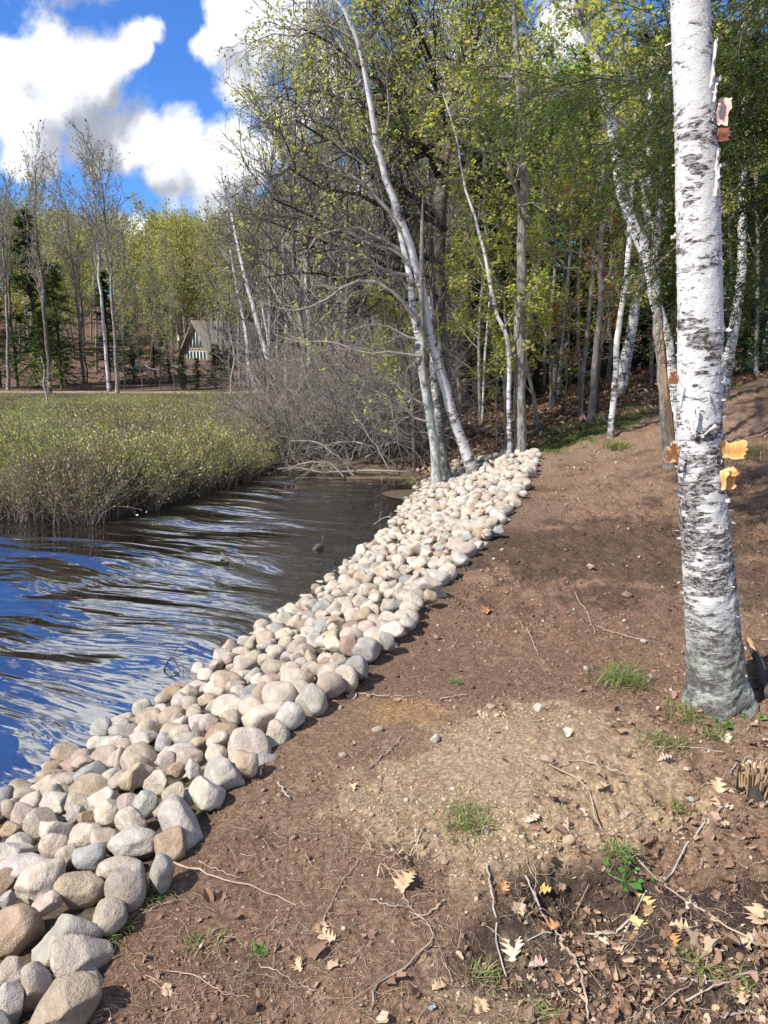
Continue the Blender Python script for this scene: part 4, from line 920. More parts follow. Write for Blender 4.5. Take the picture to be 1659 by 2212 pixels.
def woods():
    g = rng(81)
    bp = [bare_proto(g, 13, .15, 'brown_bark', 30, 'bud', 2, .11), bare_proto(g, 12, .12, 'grey_bark', 26, 'bud', 2, .10, .5), bare_proto(g, 12, .11, 'birch', 24, 'bud', 2, .10, .5, n1=12),
          bare_proto(g, 11, .10, 'grey_bark', 34, 'olive', 4, .12, .35), bare_proto(g, 10, .07, 'brown_bark', 28, 'olive', 3, .12, .3, n1=20)]
    cp = [conifer_proto(g, 9, .20, 'fir'), conifer_proto(g, 8, .26, 'hemlock', .11, 115, 13, .05), conifer_proto(g, 4.5, .27, 'fir', .09, 90, 12, .03)]
    lp = [layered_proto(g, 6.5, 'maple'), layered_proto(g, 5, 'maple', 22), layered_proto(g, 7, 'bright', 30, .075, 16), layered_proto(g, 5, 'maple_red', 22, .06, 12)]
    # far bank: survey x of the foot, distance, prototype, scale, label
    far = [(124, 37, 0, .95, 'large dark forked tree directly behind the track, tallest of the left bank'), (246, 39, 2, 1.0, 'white barked birch standing left of the slanting pale trunk on the leafy slope'), (262, 37.5, 1, 1.02, 'pale trunk slanting right from the track beside the white birch'),
           (30, 40, 1, .92, 'pale bare tree near the left border of the bog'), (8, 38, 0, .78, 'dark bare tree at the left border'), (62, 43, 1, .95, 'tall pale pole tree left of the dark forked tree'), (96, 44, 3, 1.08, 'grey budding tree behind the dark forked tree'),
           (190, 42, 1, .98, 'tall pale trunk midway between the dark forked tree and the white birch'), (205, 46, 4, .95, 'slim brown tree behind the pale midway trunk'), (283, 41, 4, .78, 'thin brown tree right of the slanting pale trunk'), (300, 47, 1, .86, 'bare tree with wide upswept twigs against the blue gap'),
           (320, 40, 4, .62, 'thin young tree with a pale foot on the leafy slope'), (337, 43, 4, .75, 'dark slim tree above the fallen white logs'), (356, 38.5, 4, .60, 'thin pale stem at the track, left of the cabin'), (378, 46, 4, .85, 'bare topped slim tree left of the cabin roof'), (388, 37.5, 4, .50, 'short white stem at the track in front of the cabin firs'),
           (396, 49, 4, .8, 'dark stem left of the cabin chimney'), (470, 47, 4, .86, 'dark stem across the right part of the cabin roof'), (492, 50, 3, .85, 'budding tree rising over the right end of the cabin roof'), (484, 46, 3, .9, 'reddish budding tree right of the cabin'),
           (520, 44, 1, .95, 'pale bare tree above the end of the stacked logs'), (545, 40, 3, .85, 'budding tree behind the left leaning birches'), (575, 36, 3, .78, 'twiggy tree just behind the stout leaning birch'), (505, 38, 4, .8, 'tall twiggy tree with broken bare tip right of the cabin'),
           (640, 33, 3, .80, 'budding tree behind the straight white birch'), (672, 30, 4, .9, 'slim olive tree behind the lichen pale pair'), (722, 28, 3, .75, 'grey budding tree behind the tall upright bush'), (760, 27, 2, .72, 'distant birch seen through the middle of the thicket'), (812, 27, 4, .85, 'brown slim tree seen through the right side of the thicket'),
           (733, 23, 2, .6, 'white speckled birch stem inside the thicket'), (850, 24, 1, .7, 'grey stem behind the forked tree limbs'), (160, 52, 3, 1.0, 'olive budding tree behind the dark firs'), (225, 55, 3, 1.0, 'olive tree filling the gap behind the white birch'), (20, 50, 3, 1., 'olive tree behind the pale left border tree')]
    for k, (px, Y, p, s, lab) in enumerate([(a, b, c, e*(.82 if a < 600 else .9), f) for a, b, c, e, f in far]):
        bi = p == 2; place(bp[p], p, 'birch_tree' if bi else 'bare_tree', lab, 'birch' if bi else 'tree', px_x(px, Y), Y, s*g.uniform(.97, 1.03), g.uniform(0, 6.28), 'spring trees across the bog', (g.normal()*.02, g.normal()*.025))
    bt = [bare_proto(g, 9, .08, 'grey_bark', 44, None, n1=22, tmin=.10, L1=2.6), bare_proto(g, 8, .06, 'grey_bark', 50, None, n1=20, tmin=.08, L1=2.4)]
    for k, (px, Y, s, lab) in enumerate([(585, 22, .75, 'leafless grey tree over the bog end of the thicket'), (625, 20, .9, 'leafless grey tree left of the lichen pale pair'), (660, 17.5, .85, 'leafless twiggy tree in front of the lichen pale pair'), (715, 19, 1.0, 'leafless grey tree right of the lichen pale pair'), (745, 16.5, .8, 'leafless tree rising from the middle of the thicket'), (785, 20, 1.05, 'tall leafless grey tree behind the middle of the thicket'),
            (820, 17, .85, 'leafless tree behind the brown bush'), (855, 19, 1.0, 'tall leafless tree behind the forked tree limbs'), (885, 16.5, .75, 'low leafless tree left of the forked grey tree'), (925, 18.5, .9, 'leafless tree behind the flaky dark birch'), (990, 17.5, .7, 'leafless tree in the shade right of the leaning birch'), (690, 25, 1.1, 'tallest leafless grey tree far behind the thicket'), (800, 25, 1.1, 'leafless tree farthest back behind the thicket')]):
        place(bt[k % 2], 0, 'bare_tree', lab, 'tree', px_x(px, Y), Y, s, g.uniform(0, 6.28), 'leafless trees behind the thicket', (g.normal()*.04, g.normal()*.05))
    con = [(95, 43, 0, 1.02, 'tallest dark fir, left of the forked tree'), (150, 41, 1, .80, 'dark hemlock right behind the forked tree'), (20, 42, 1, .62, 'low hemlock at the left border'), 
           (118, 39.5, 1, .5, 'small hemlock at the foot of the forked tree'), (300, 45, 2, .9, 'small fir above the leafy slope'), (405, 40.5, 2, .42, 'bushy little fir hiding the cabin foot'), (436, 41, 2, .36, 'little fir directly below the cabin window'), (474, 42, 2, .52, 'little fir at the right corner of the cabin'), (380, 46, 0, .5, 'narrow fir left of the cabin gable'), (512, 47, 0, .5, 'fir overlapping the cabin roof'), (350, 50, 0, .6, 'narrow fir between slim trees left of the cabin'), (250, 47, 0, .7, 'dark fir behind the white birch')]
    for px, Y, p, s, lab in con:
        place(cp[p], p, 'fir_tree' if p != 1 else 'hemlock_tree', lab, 'fir' if p != 1 else 'hemlock', px_x(px, Y), Y, s, g.uniform(0, 6.28), 'evergreens across the bog')
    # the wood on the right
    right = [(1010, 20, 0, .75, 'fir behind the leaning white birch'), (1075, 22, 1, .95, 'broad hemlock behind the slender bending birch'), (1150, 21, 1, .9, 'hemlock right behind the tallest grey brown trunk'), (1215, 24, 0, 1.0, 'dark fir behind the black banded birch'), (1275, 23, 1, 1.05, 'hemlock behind the smooth pale grey trunk'), (1330, 25, 0, 1.05, 'dark fir behind the trio of birches'),
             (1400, 23, 1, 1.0, 'hemlock between the birch trio and the stripped trunk'), (1470, 22, 0, .95, 'fir hidden partly by the big near birch'), (1540, 24, 1, 1.0, 'hemlock behind the big near birch'), (1610, 22, 1, .9, 'hemlock behind the right hand birch'), (1680, 23, 0, 1., 'fir at the right border of the wood'),
             (945, 23, 1, .9, 'hemlock behind the forked grey tree'), (1380, 29, 0, 1.2, 'tall fir deepest in the wood'), (1240, 30, 1, 1.2, 'deep wood hemlock behind the dark fir'), (870, 26, 0, .9, 'dark fir behind the thicket'), (1500, 29, 1, 1.2, 'tall hemlock far behind the big near birch'), (1640, 28, 1, 1.2, 'tall hemlock far back at the right border'), (1590, 16.5, 2, .8, 'small fir at the shaded wood edge right of the big birch')]
    for px, Y, p, s, lab in right:
        place(cp[p], p, 'fir_tree' if p != 1 else 'hemlock_tree', lab, 'fir' if p != 1 else 'hemlock', px_x(px, Y), Y, s, g.uniform(0, 6.28), 'evergreens in the wood')
    mid = [(1035, 15.5, 0, .9, 'young maple with layered leaves left of the slender birch'), (1180, 16.5, 1, .95, 'young maple with layered leaves right of the crooked sapling'), (1245, 17.5, 0, 1.0, 'layered young maple behind the narrow grey trunk'), (1160, 20, 2, 1.1, 'fresh green leafy tree behind the tallest grey trunk'), (1300, 19, 3, 1.2, 'reddish leafed young maple behind the whip thin stem'), (1395, 18, 1, 1.1, 'young maple right of the birch trio'),
           (1075, 25, 2, 1.3, 'fresh green tree deep behind the slender bending birch'), (1500, 19, 0, 1.2, 'young maple behind the stripped grey trunk'), (1600, 20, 0, 1.25, 'young maple over the wood edge right of the big birch'), (1655, 18, 1, 1.2, 'young maple at the right border'), (975, 18, 1, 1.0, 'young maple in shade under the leaning birch'),
           (1560, 27, 0, 1.5, 'tall yellow green maple right of the big birch'), (1215, 15.2, 3, .45, 'little reddish seedling beside the mossy strip'), (1070, 12.6, 1, .36, 'low yellow green seedling above the cobbles')]
    for px, Y, p, s, lab in mid:
        place(lp[p], p, 'maple_tree', lab, 'maple', px_x(px, Y), Y, s, g.uniform(0, 6.28), 'leafy young trees in the wood')
    # hillside and deep wood read as one mass
    def forest(name, n, region, seeds, mats, label, per=26, ll=.22):
        g = rng(seeds); segs = []; lv = [[] for _ in mats]
        for _ in range(n):
            x, y = region(g); z = float(gz(np.array([x]), np.array([y]))[0]); H = g.uniform(9, 14); K = 6
            P = np.array([x, y, z - .3]) + np.linspace(0, 1, K)[:, None]*np.array([g.normal()*.5, g.normal()*.5, H]); r = np.linspace(.13, .03, K)*g.uniform(.6, 1.2)
            A, ra, _ = spawn(P[None], r[None], 16, H*.28, 42, g, 5, .25, .25, .03, .15, .4, .4)
            segs += [tubes(P[None], r[None], 5), tubes(A, np.maximum(ra, .02), 3)]
            B, rb, _ = spawn(A, ra, 4, H*.12, 45, g, 4, .2, .2, 0, .2, .5, .4); segs.append(tubes(B, np.maximum(rb, .012), 3))
            k = g.integers(len(mats)); lv[k].append(crown_leaves(B, per, ll, ll*.65, g, .1, jit=.35))
        V, F, U = merge(segs + [s for l in lv for s in l]); nb = sum(len(s[1]) for s in segs); mi = np.zeros(len(F), int); o = nb
        for k, l in enumerate(lv):
            c = sum(len(s[1]) for s in l); mi[o:o + c] = k + 1; o += c
        tag(obj(name, mesh(name, V, F, [M['twig']] + [M[m] for m in mats], mi=mi, uv=U)), label, 'forest', kind='stuff')
    def reg_hill(g):
        px = g.uniform(-650, 1050); y = g.uniform(88 if 370 < px < 600 else 62, 165); return (px - CX)/FD*y, y
    def reg_deep(g):
        y = g.uniform(31, 48); px = g.uniform(850, 1800); return (px - CX)/FD*y, y
    def reg_hill(g, f=reg_hill):
        if g.random() < .22: y = g.uniform(84, 125); return (g.uniform(340, 640) - CX)/FD*y, y
        return f(g)
    forest('forest', 500, reg_hill, 91, ['hill_leaf', 'hill_leaf', 'olive', 'hill_leaf'], 'wooded hillside in early leaf beyond the bog')
    forest('woods', 22, reg_deep, 92, ['maple', 'hemlock', 'olive', 'hemlock'], 'deep wood behind the firs', 40, .14)
woods()

# ================================================================ BOG
def bog():
    g = rng(101)
    def variant(H, ns, nl, L, Wd):
        b = np.concatenate([g.normal(size=(ns, 2))*.10, np.zeros((ns, 1))], 1); d = g.normal(size=(ns, 3))*.42; d[:, 2] = 1; d = unit(d); K = 5
        P = np.empty((ns, K, 3)); P[:, 0] = b; st = H*(.65 + .45*g.random((ns, 1)))/(K - 1)
        for k in range(1, K): d = unit(d + g.normal(size=(ns, 3))*.2); P[:, k] = P[:, k - 1] + d*st
        r = np.linspace(.005, .002, K)[None]*np.ones((ns, 1))*(1.0 if H < 1 else 1.3)
        V, F, _ = tubes(P, r*(L/.03), 3)
        p, dd = along(P, nl, g, .45); p += g.normal(size=p.shape)*.03; dd[:, 2] += .6
        V2, F2, _ = leaves(p, unit(dd), L, Wd, g, 0, .45)
        return (V, F), (V2, F2)
    near = [variant(.72, 14, 14, .026, .012) for _ in range(6)]; far = [variant(.68, 7, 16, .042, .020) for _ in range(5)]
    front = [gpt(x, y, WZ) for x, y in ((-80, 1130), (60, 1130), (180, 1135), (260, 1120), (330, 1098), (400, 1080), (450, 1060), (520, 1048), (610, 1020))]
    fx = [p[0]/p[1] for p in front]; fy = [p[1] for p in front]
    S, L = [], []
    for vs, n, y0, y1 in ((near, 4600, 8.6, 17.5), (far, 5600, 17, 35.6)):
        y = y0*(y1/y0)**g.random(n*2); px = g.uniform(-380, 640, n*2); rx = (px - CX)/FD/.985
        ok = (y > np.interp(rx, fx, fy) + .7*(fbm(rx*y, y*0, 1.3, 3, 9) - .5) + .25*g.normal(size=n*2)**2) & (px < np.interp(y, [9, 13, 14.5, 20, 28, 36], [500, 560, 600, 590, 575, 600])); y = y[ok][:n]; rx = rx[ok][:n]; x = rx*y
        z = np.full(len(x), WZ - .02); s = .42 + .95*sstep(.25, .75, fbm(x, y, 1.1, 3, 5)) + g.normal(size=len(x))*.12; s *= np.where(y < np.interp(rx, fx, fy) + .5, .85, 1)*np.interp(y, [10, 16, 30, 36], [1, .85, .5, .42])
        pos = np.stack([x, y, z], 1); rz = g.uniform(0, 6.28, len(x)); st = g.bit_generator.state
        for j, out in ((0, S), (1, L)):
            g.bit_generator.state = st; V, F = scatter([v[j] for v in vs], pos, rz, s, g, 0); out.append((V, F, np.zeros((len(V), 2))))
    V, F, U = merge(S + L); nb = sum(len(s[1]) for s in S); mi = np.zeros(len(F), int); mi[nb:] = 1
    c0 = V[F[nb:, 0]]; br = fbm(c0[:, 0], c0[:, 1], .55, 3, 77) + .10*g.random(len(c0)) + .18*sstep(12.5, 9.5, c0[:, 1])*sstep(.15, -.1, c0[:, 2]); mi[nb:] = np.where(br > .54, 2, 1)
    tag(obj('bog_shrubs', mesh('bog_shrubs', V, F, [M['bog_twig'], M['bog_leaf'], M['bog_leaf_brown']], mi=mi, uv=U)), 'carpet of low olive bog shrubs with brown twiggy bases', 'bog shrubs', kind='stuff')
bog()

# ================================================================ THE BIG NEAR BIRCH
def flap(name, px, py, w, h, Y, side, curl, mats, g, K=14, J=9, ragged=.045, tilt=0.):
    """a torn sheet of bark standing off the trunk: side -1 left, +1 right"""
    Y = Y + .12; c = W(px, py, Y); Wm = PXW(w, Y, py); Hm = PXW(h, Y, py); s = np.linspace(0, 1, K); ph = s*curl; 
    x = np.cumsum(np.cos(ph))/K*Wm; yy = -np.cumsum(np.sin(ph))/K*Wm
    rg = lambda: np.interp(s, np.linspace(0, 1, 6), g.normal(size=6))*ragged*2.2 + g.normal(size=K)*ragged*.35
    top = .5*Hm*(1 + rg()); bot = -.5*Hm*(1 + rg())
    V = np.empty((2, K, J, 3)); q = np.linspace(0, 1, J)
    for l in (0, 1):
        off = .0011*(1 if l else -1)
        V[l, :, :, 0] = side*(x[:, None] + np.sin(ph)[:, None]*off) + tilt*(q - .5)[None]*Hm; V[l, :, :, 1] = (yy + np.cos(ph)*off)[:, None] + .004*np.sin(q*5 + 1)[None]
        V[l, :, :, 2] = bot[:, None] + (top - bot)[:, None]*q[None]
    V[:, -1, :, 0] += side*g.normal(size=J)*.004; V = V + c
    i = np.arange(2*K*J).reshape(2, K, J)
    Ff = np.stack([i[0, :-1, :-1], i[0, 1:, :-1], i[0, 1:, 1:], i[0, :-1, 1:]], -1).reshape(-1, 4); Fb = np.stack([i[1, :-1, :-1], i[1, :-1, 1:], i[1, 1:, 1:], i[1, 1:, :-1]], -1).reshape(-1, 4)
    rim = [np.stack([i[0, :-1, e], i[0, 1:, e], i[1, 1:, e], i[1, :-1, e]], -1) for e in (0, -1)] + [np.stack([i[0, e, :-1], i[0, e, 1:], i[1, e, 1:], i[1, e, :-1]], -1) for e in (0, -1)]
    rim = np.concatenate(rim); F = np.concatenate([Ff, Fb, rim]); mi = np.zeros(len(F), int); mi[len(Ff):] = 1
    V = V.reshape(-1, 3); uv = np.stack([V[:, 0], V[:, 2]], 1); return V, F, mi, uv, mats
def inner_mat(name, a, b_, c, sx, sy):
    m, t, b, out = mat(name); uv = t.n('ShaderNodeUVMap').outputs[0]; n1 = t.noise(t.scale(uv, (sx, sy, 1)), 1, 4, .6, .4); n2 = t.noise(t.scale(uv, (40, 40, 1)), 1, 3, .6)
    c1 = t.mix(t.ramp(n1, .35, .65), a, b_); t.L(t.mix(t.math('MULTIPLY', t.ramp(n2, .55, .7), .6), c1, c), b.inputs['Base Color']); bump(t, b, n1, .4, .004); b.inputs['Roughness'].default_value = .7; return m
def big_birch():
    g = rng(111)
    pts = [(1548,1556,128),(1547,1520,122),(1546,1480,118),(1545,1430,116),(1540,1370,113),(1534,1290,110),(1527,1200,106),(1520,1110,101),(1514,1010,98),(1511,930,97),(1512,830,96),(1512,700,97),(1511,600,96),(1508,480,95),(1505,350,92),(1500,220,88),(1495,110,86),(1490,0,84),(1482,-150,80),(1470,-330,74),(1455,-520,66)]
    Y = 3.34; q = []
    for p in pts: w = W(p[0], p[1], Y); q.append([w[0], w[1], w[2], .5*PXW(p[2], Y, p[1])])
    s = smooth_path(np.array(q), 460); s[:, 3] *= .95; P, r = s[:, :3].copy(), s[:, 3].copy(); z0 = gs1(P[0, 0], P[0, 1]); K, S = len(P), 96
    P[:, 2] += np.linspace(z0 - .10 - P[0, 2], 0, K)*0 + (z0 - .08 - P[0, 2])*np.clip(1 - np.arange(K)/40, 0, 1)
    hh = P[:, 2] - z0
    V, F, U = tubes(P[None], r[None], S); V = V.reshape(K, S, 3); th = np.arange(S)*2*np.pi/S
    hv = np.repeat(hh[:, None], S, 1); tv = np.repeat(th[None], K, 0); cx_, sx_ = np.cos(tv), np.sin(tv)
    d = 1 + .22*np.exp(-np.clip(hv, 0, 9)/.09)*(1 + .45*np.sin(tv*5 + 1.0)) + .05*np.exp(-np.clip(hv, 0, 9)/.4)
    n1 = fbm(cx_*2.2 + 5, hv*14 + sx_*2.2, 1.0, 4, 7) - .5; n2 = fbm(cx_*7 + 3, hv*70 + sx_*7, 1, 3, 8) - .5
    lowk = np.exp(-np.clip(hv, 0, 9)/.8)
    d = d + n1*(.035 + .10*lowk) + n2*(.015 + .07*lowk)
    # scaly plates: raised curling edges of bark in bands
    band = sstep(.50, .56, fbm(cx_*3 + 9, hv*26 + sx_*3, 1, 4, 19)); d = d + band*(.012 + .02*lowk)
    V = P[:, None, :] + (V - P[:, None, :])*d[:, :, None]; V = V.reshape(-1, 3)
    segV, segF, segU, mi = [V], [F], [U], [np.zeros(len(F), int)]; n = len(V)
    # small curls and tatters of bark standing off the surface
    M['curl'] = inner_mat('curled white bark', (.66, .62, .57), (.50, .44, .39), (.25, .20, .17), 20, 60)
    for _ in range(620):
        k = int(np.clip(g.beta(1.1, 1.4)*(K - 70) + 25, 0, K - 2)); a = g.uniform(0, 6.28)
        right = g.random() < .40
        if right: a = None
        c = P[k]; ang = g.normal()*.35 + (.15 if g.random() < .8 else math.pi) if a is None else a
        nrm = np.array([math.cos(ang), -math.sin(ang), 0]); tan = np.array([math.sin(ang), math.cos(ang), 0])
        rad = r[k]*(1.0 + .22*math.exp(-max(hh[k], 0)/.09)); w = g.uniform(.005, .014) if not (a is None and g.random() < .35) else g.uniform(.02, .045); h = g.uniform(.002, .010) if a is not None else g.uniform(.003, .014)
        kk = 6; s_ = np.linspace(0, 1, kk); curl = g.uniform(.6, 3.6); ph = s_*curl; sg = 1 if g.random() < .5 else -1
        o = np.cumsum(np.sin(ph))/kk*w; tt = np.cumsum(np.cos(ph))/kk*w
        pa = c[None] + nrm[None]*(rad + o[:, None]) + sg*tan[None]*tt[:, None]; z1 = h*(1 + .4*g.normal(size=kk))
        lean = g.normal()*.4; pb = pa + np.stack([z1*lean*.3, z1*0, z1], 1)
        v = np.stack([pa, pb], 1).reshape(-1, 3); f = np.array([[2*i, 2*i + 2, 2*i + 3, 2*i + 1] for i in range(kk - 1)])
        segV.append(v); segF.append(f + n); segU.append(np.stack([v[:, 0], v[:, 2]], 1)); mi.append(np.full(len(f), 1)); n += len(v)
    me = mesh('trunk', np.concatenate(segV), np.concatenate(segF), [M['birch_hero'], M['curl']], mi=np.concatenate(mi), uv=np.concatenate(segU))
    orange = inner_mat('fresh orange inner bark', (.80, .30, .10), (.86, .42, .18), (.66, .22, .07), 14, 40)
    tanm = inner_mat('tan torn inner bark', (.72, .42, .15), (.62, .27, .07), (.78, .60, .34), 130, 5)
    pink = inner_mat('pinkish inner bark', (.66, .46, .37), (.58, .40, .31), (.35, .24, .19), 20, 60)
    dred = inner_mat('dark red inner bark', (.16, .05, .03), (.26, .09, .05), (.10, .04, .03), 20, 30)
    root = empty('birch_tree', (P[0][0], P[0][1], z0), 'nearest and thickest birch, white bark peeling in orange flaps, rooted in the bare soil', 'birch')
    from mathutils import Matrix
    T = Matrix.Translation(-root.location)
    me.transform(T); obj('trunk', me, root)
    wb = M['curl']
    for px, py, w, h, Yf, side, curl, m, lab, tl in ((1470, 982, 37, 35, 3.14, -1, .5, orange, 'square orange flap of bark on the left of the trunk', .0), (1464, 962, 26, 14, 3.13, -1, 1.1, orange, 'small curled strip above the square orange flap', .2),
            (1468, 820, 29, 18, 3.15, -1, .6, orange, 'upper orange flap of bark on the left of the trunk', 0), (1460, 805, 17, 12, 3.14, -1, 1.2, orange, 'short orange strip above the upper left flap', .2),
            (1546, 972, 62, 36, 3.15, 1, .55, tanm, 'wide tan flap of torn bark on the right of the trunk', 0), (1545, 1035, 24, 46, 3.14, 1, .7, tanm, 'narrow tan flap below the wide one', .12), (1562, 1034, 24, 46, 3.15, 1, .5, tanm, 'tan strip hanging beside the narrow flap', -.06), (1560, 1020, 32, 15, 3.145, 1, 1.2, tanm, 'tan strip curling over at its tip', 0),
            (1546, 240, 28, 54, 3.17, 1, .5, pink, 'pale pink flap of bark high on the right', .1), (1548, 292, 26, 26, 3.17, 1, .9, dred, 'dark red flap of bark below the pink one', .0),
            (1537, 135, 14, 80, 3.14, 1, 2.6, wb, 'long white curl high on the right side', .02), (1541, 200, 12, 34, 3.14, 1, 2.8, wb, 'short white curl under the long one', 0), (1545, 345, 15, 40, 3.14, 1, 2.8, wb, 'white roll of bark right of the trunk', .03), (1543, 390, 13, 60, 3.14, 1, 2.4, wb, 'narrow white roll below the upper roll', -.04),
            (1530, 865, 12, 34, 3.13, 1, 2.8, wb, 'slanting white roll on the trunk face', -.35), (1500, 905, 12, 60, 3.12, -1, 2.6, wb, 'white roll left of centre on the trunk', .05), (1528, 930, 12, 26, 3.12, 1, 2.7, wb, 'short roll right of centre slanting up', .9), (1556, 780, 10, 26, 3.16, 1, 2.6, wb, 'small white curl at the right edge of the trunk', 0)):
        V, F, mi, uv, mats = flap('bark_flap', px, py, w, h, Yf, side, curl, [m, wb], g, tilt=tl); me = mesh('bark_flap', V, F, mats, mi=mi, uv=uv); me.transform(T); tag(obj('bark_flap' if m is not wb else 'bark_curl', me, root), lab)
    # a few limbs above the frame
    Pa = P[-90:][::6]; ra = r[-90:][::6]; bs, last, A, B = bare_crown(Pa, ra, g, 7, 1.8, 50, .3, tmin=.3)
    me = tmesh('branches', bs, M['twig']); me.transform(T); obj('branches', me, root)
big_birch()

# ================================================================ CABIN
def box(x0, x1, y0, y1, z0, z1):
    V = np.array([(x0,y0,z0),(x1,y0,z0),(x1,y1,z0),(x0,y1,z0),(x0,y0,z1),(x1,y0,z1),(x1,y1,z1),(x0,y1,z1)], float)
    F = np.array([(0,3,2,1),(4,5,6,7),(0,1,5,4),(1,2,6,5),(2,3,7,6),(3,0,4,7)]); return V, F, np.zeros((8, 2))
def cabin():
    Y = 68; c = W(430, 800, Y); z0 = c[2] - .6; rz = R(-45); G_, D = 4.2, 8.0; apex = W(430, 692, Y)[2] - z0; eave = W(430, 752, Y)[2] - z0 - .1; hw = G_/2
    wall = bark_mat('cabin cedar boards', (.19, .165, .105), (.26, .23, .15), (.15, .13, .085), 3, 12, .2); roofm = bark_mat('cabin roof shingles', (.15, .13, .11), (.21, .185, .155), (.12, .105, .09), 14, 14, .3)
    tr, _t, b, _ = mat('pale window trim'); b.inputs['Base Color'].default_value = (.50, .49, .45, 1)
    gl, _t, b, _ = mat('dark window glass'); b.inputs['Base Color'].default_value = (.03, .045, .04, 1); b.inputs['Roughness'].default_value = .06; b.inputs['Specular IOR Level'].default_value = .8
    me_, _t, b, _ = mat('grey metal'); b.inputs['Base Color'].default_value = (.25, .25, .25, 1); b.inputs['Metallic'].default_value = .6; b.inputs['Roughness'].default_value = .4
    root = empty('cabin', (c[0], c[1], z0), 'small brown gabled cabin with a tall wall of windows beyond the bog', 'cabin', rz=rz)
    V = np.array([(-hw,0,-.5),(hw,0,-.5),(hw,0,eave),(0,0,apex-.12),(-hw,0,eave),(-hw,D,-.5),(hw,D,-.5),(hw,D,eave),(0,D,apex-.12),(-hw,D,eave)])
    F = np.array([(0,1,2,4),(5,9,7,6),(1,6,7,2),(0,4,9,5)]); T = [(4,2,3),(9,8,7)]
    obj('wall', mesh('wall', V, F, wall, smooth=False, uv=np.stack([V[:,0]+V[:,1], V[:,2]], 1), tri=T), root)
    rs = []
    for sx in (-1, 1):
        o = .28; k = (apex - eave)/hw; e = np.array([sx*(hw + o), eave - k*o]); a = np.array([0, apex]); th = .10
        v = np.array([(a[0],-.45,a[1]),(e[0],-.45,e[1]),(e[0],D+.3,e[1]),(a[0],D+.3,a[1]),(a[0],-.45,a[1]-th),(e[0],-.45,e[1]-th),(e[0],D+.3,e[1]-th),(a[0],D+.3,a[1]-th)])
        rs.append((v, np.array([(0,1,2,3),(4,7,6,5),(0,4,5,1),(1,5,6,2),(2,6,7,3)]), np.stack([v[:,1], v[:,2]*1.2], 1)))
    roof = obj('roof', tmesh('roof', rs, roofm), root)
    ch = [tubes(np.array([[(.5,1.2,apex-.6),(.5,1.2,apex+.35)]]), np.array([[.13,.13]]), 10), tubes(np.array([[(.5,1.2,apex+.35),(.5,1.2,apex+.55)]]), np.array([[.2,.2]]), 10)]
    obj('chimney', tmesh('chimney', ch, me_), roof)
    fb = []
    for sx in (-1, 1):
        v0 = np.array([0, apex + .02]); v1 = np.array([sx*(hw + .28), eave - (apex - eave)/hw*.28 + .02]); v = np.array([(v0[0],-.50,v0[1]),(v1[0],-.50,v1[1]),(v1[0],-.50,v1[1]-.22),(v0[0],-.50,v0[1]-.22),(v0[0],-.455,v0[1]),(v1[0],-.455,v1[1]),(v1[0],-.455,v1[1]-.22),(v0[0],-.455,v0[1]-.22)])
        fb.append((v, np.array([(0,1,2,3),(4,7,6,5),(0,4,5,1),(2,6,7,3)]), np.zeros((8, 2))))
    obj('barge_board', tmesh('barge_board', fb, wall), roof)
    lo, hi = .35, eave - .22
    def win(x0, x1, zb, zt0, zt1):
        fr = obj('window', None, root) if False else None
        v = np.array([(x0,-.03,zb),(x1,-.03,zb),(x1,-.03,zt1),(x0,-.03,zt0)]); t = .05
        fs = [box(x0 - t, x0, -.06, -.005, zb - t, zt0 + t), box(x1, x1 + t, -.062, -.005, zb - t, zt1 + t), box(x0, x1, -.058, -.005, zb - t, zb)]
        w = obj('window', tmesh('window', fs, tr), root); obj('pane', mesh('pane', v, [(0,1,2,3)], gl, smooth=False), w)
    for i in range(6):
        x0 = -hw + .32 + i*.53; win(x0, x0 + .43, lo, hi, hi)
    k = (apex - .12 - eave)/hw
    for i in range(6):
        x0 = -hw + .34 + i*.53; x1 = x0 + .43; zt = lambda x: apex - .55 - k*abs(x); zb = eave + .10
        if min(zt(x0), zt(x1)) > zb + .12: win(x0, x1, zb, zt(x0), zt(x1))
    g = rng(3); th = np.linspace(0, 2*np.pi, 17)[:-1]; rings = []
    for rr_, dd in ((0.02, -.0), (.14, -.03), (.26, -.09)): rings.append(np.stack([-hw - .15 + rr_*np.cos(th), np.full(16, -.45 + dd), eave + 1.0 + rr_*np.sin(th)], 1))
    V = np.concatenate(rings); F = [(i*16 + j, i*16 + (j + 1) % 16, (i + 1)*16 + (j + 1) % 16, (i + 1)*16 + j) for i in range(2) for j in range(16)]
    obj('satellite_dish', mesh('satellite_dish', V, F, tr), root)
cabin()

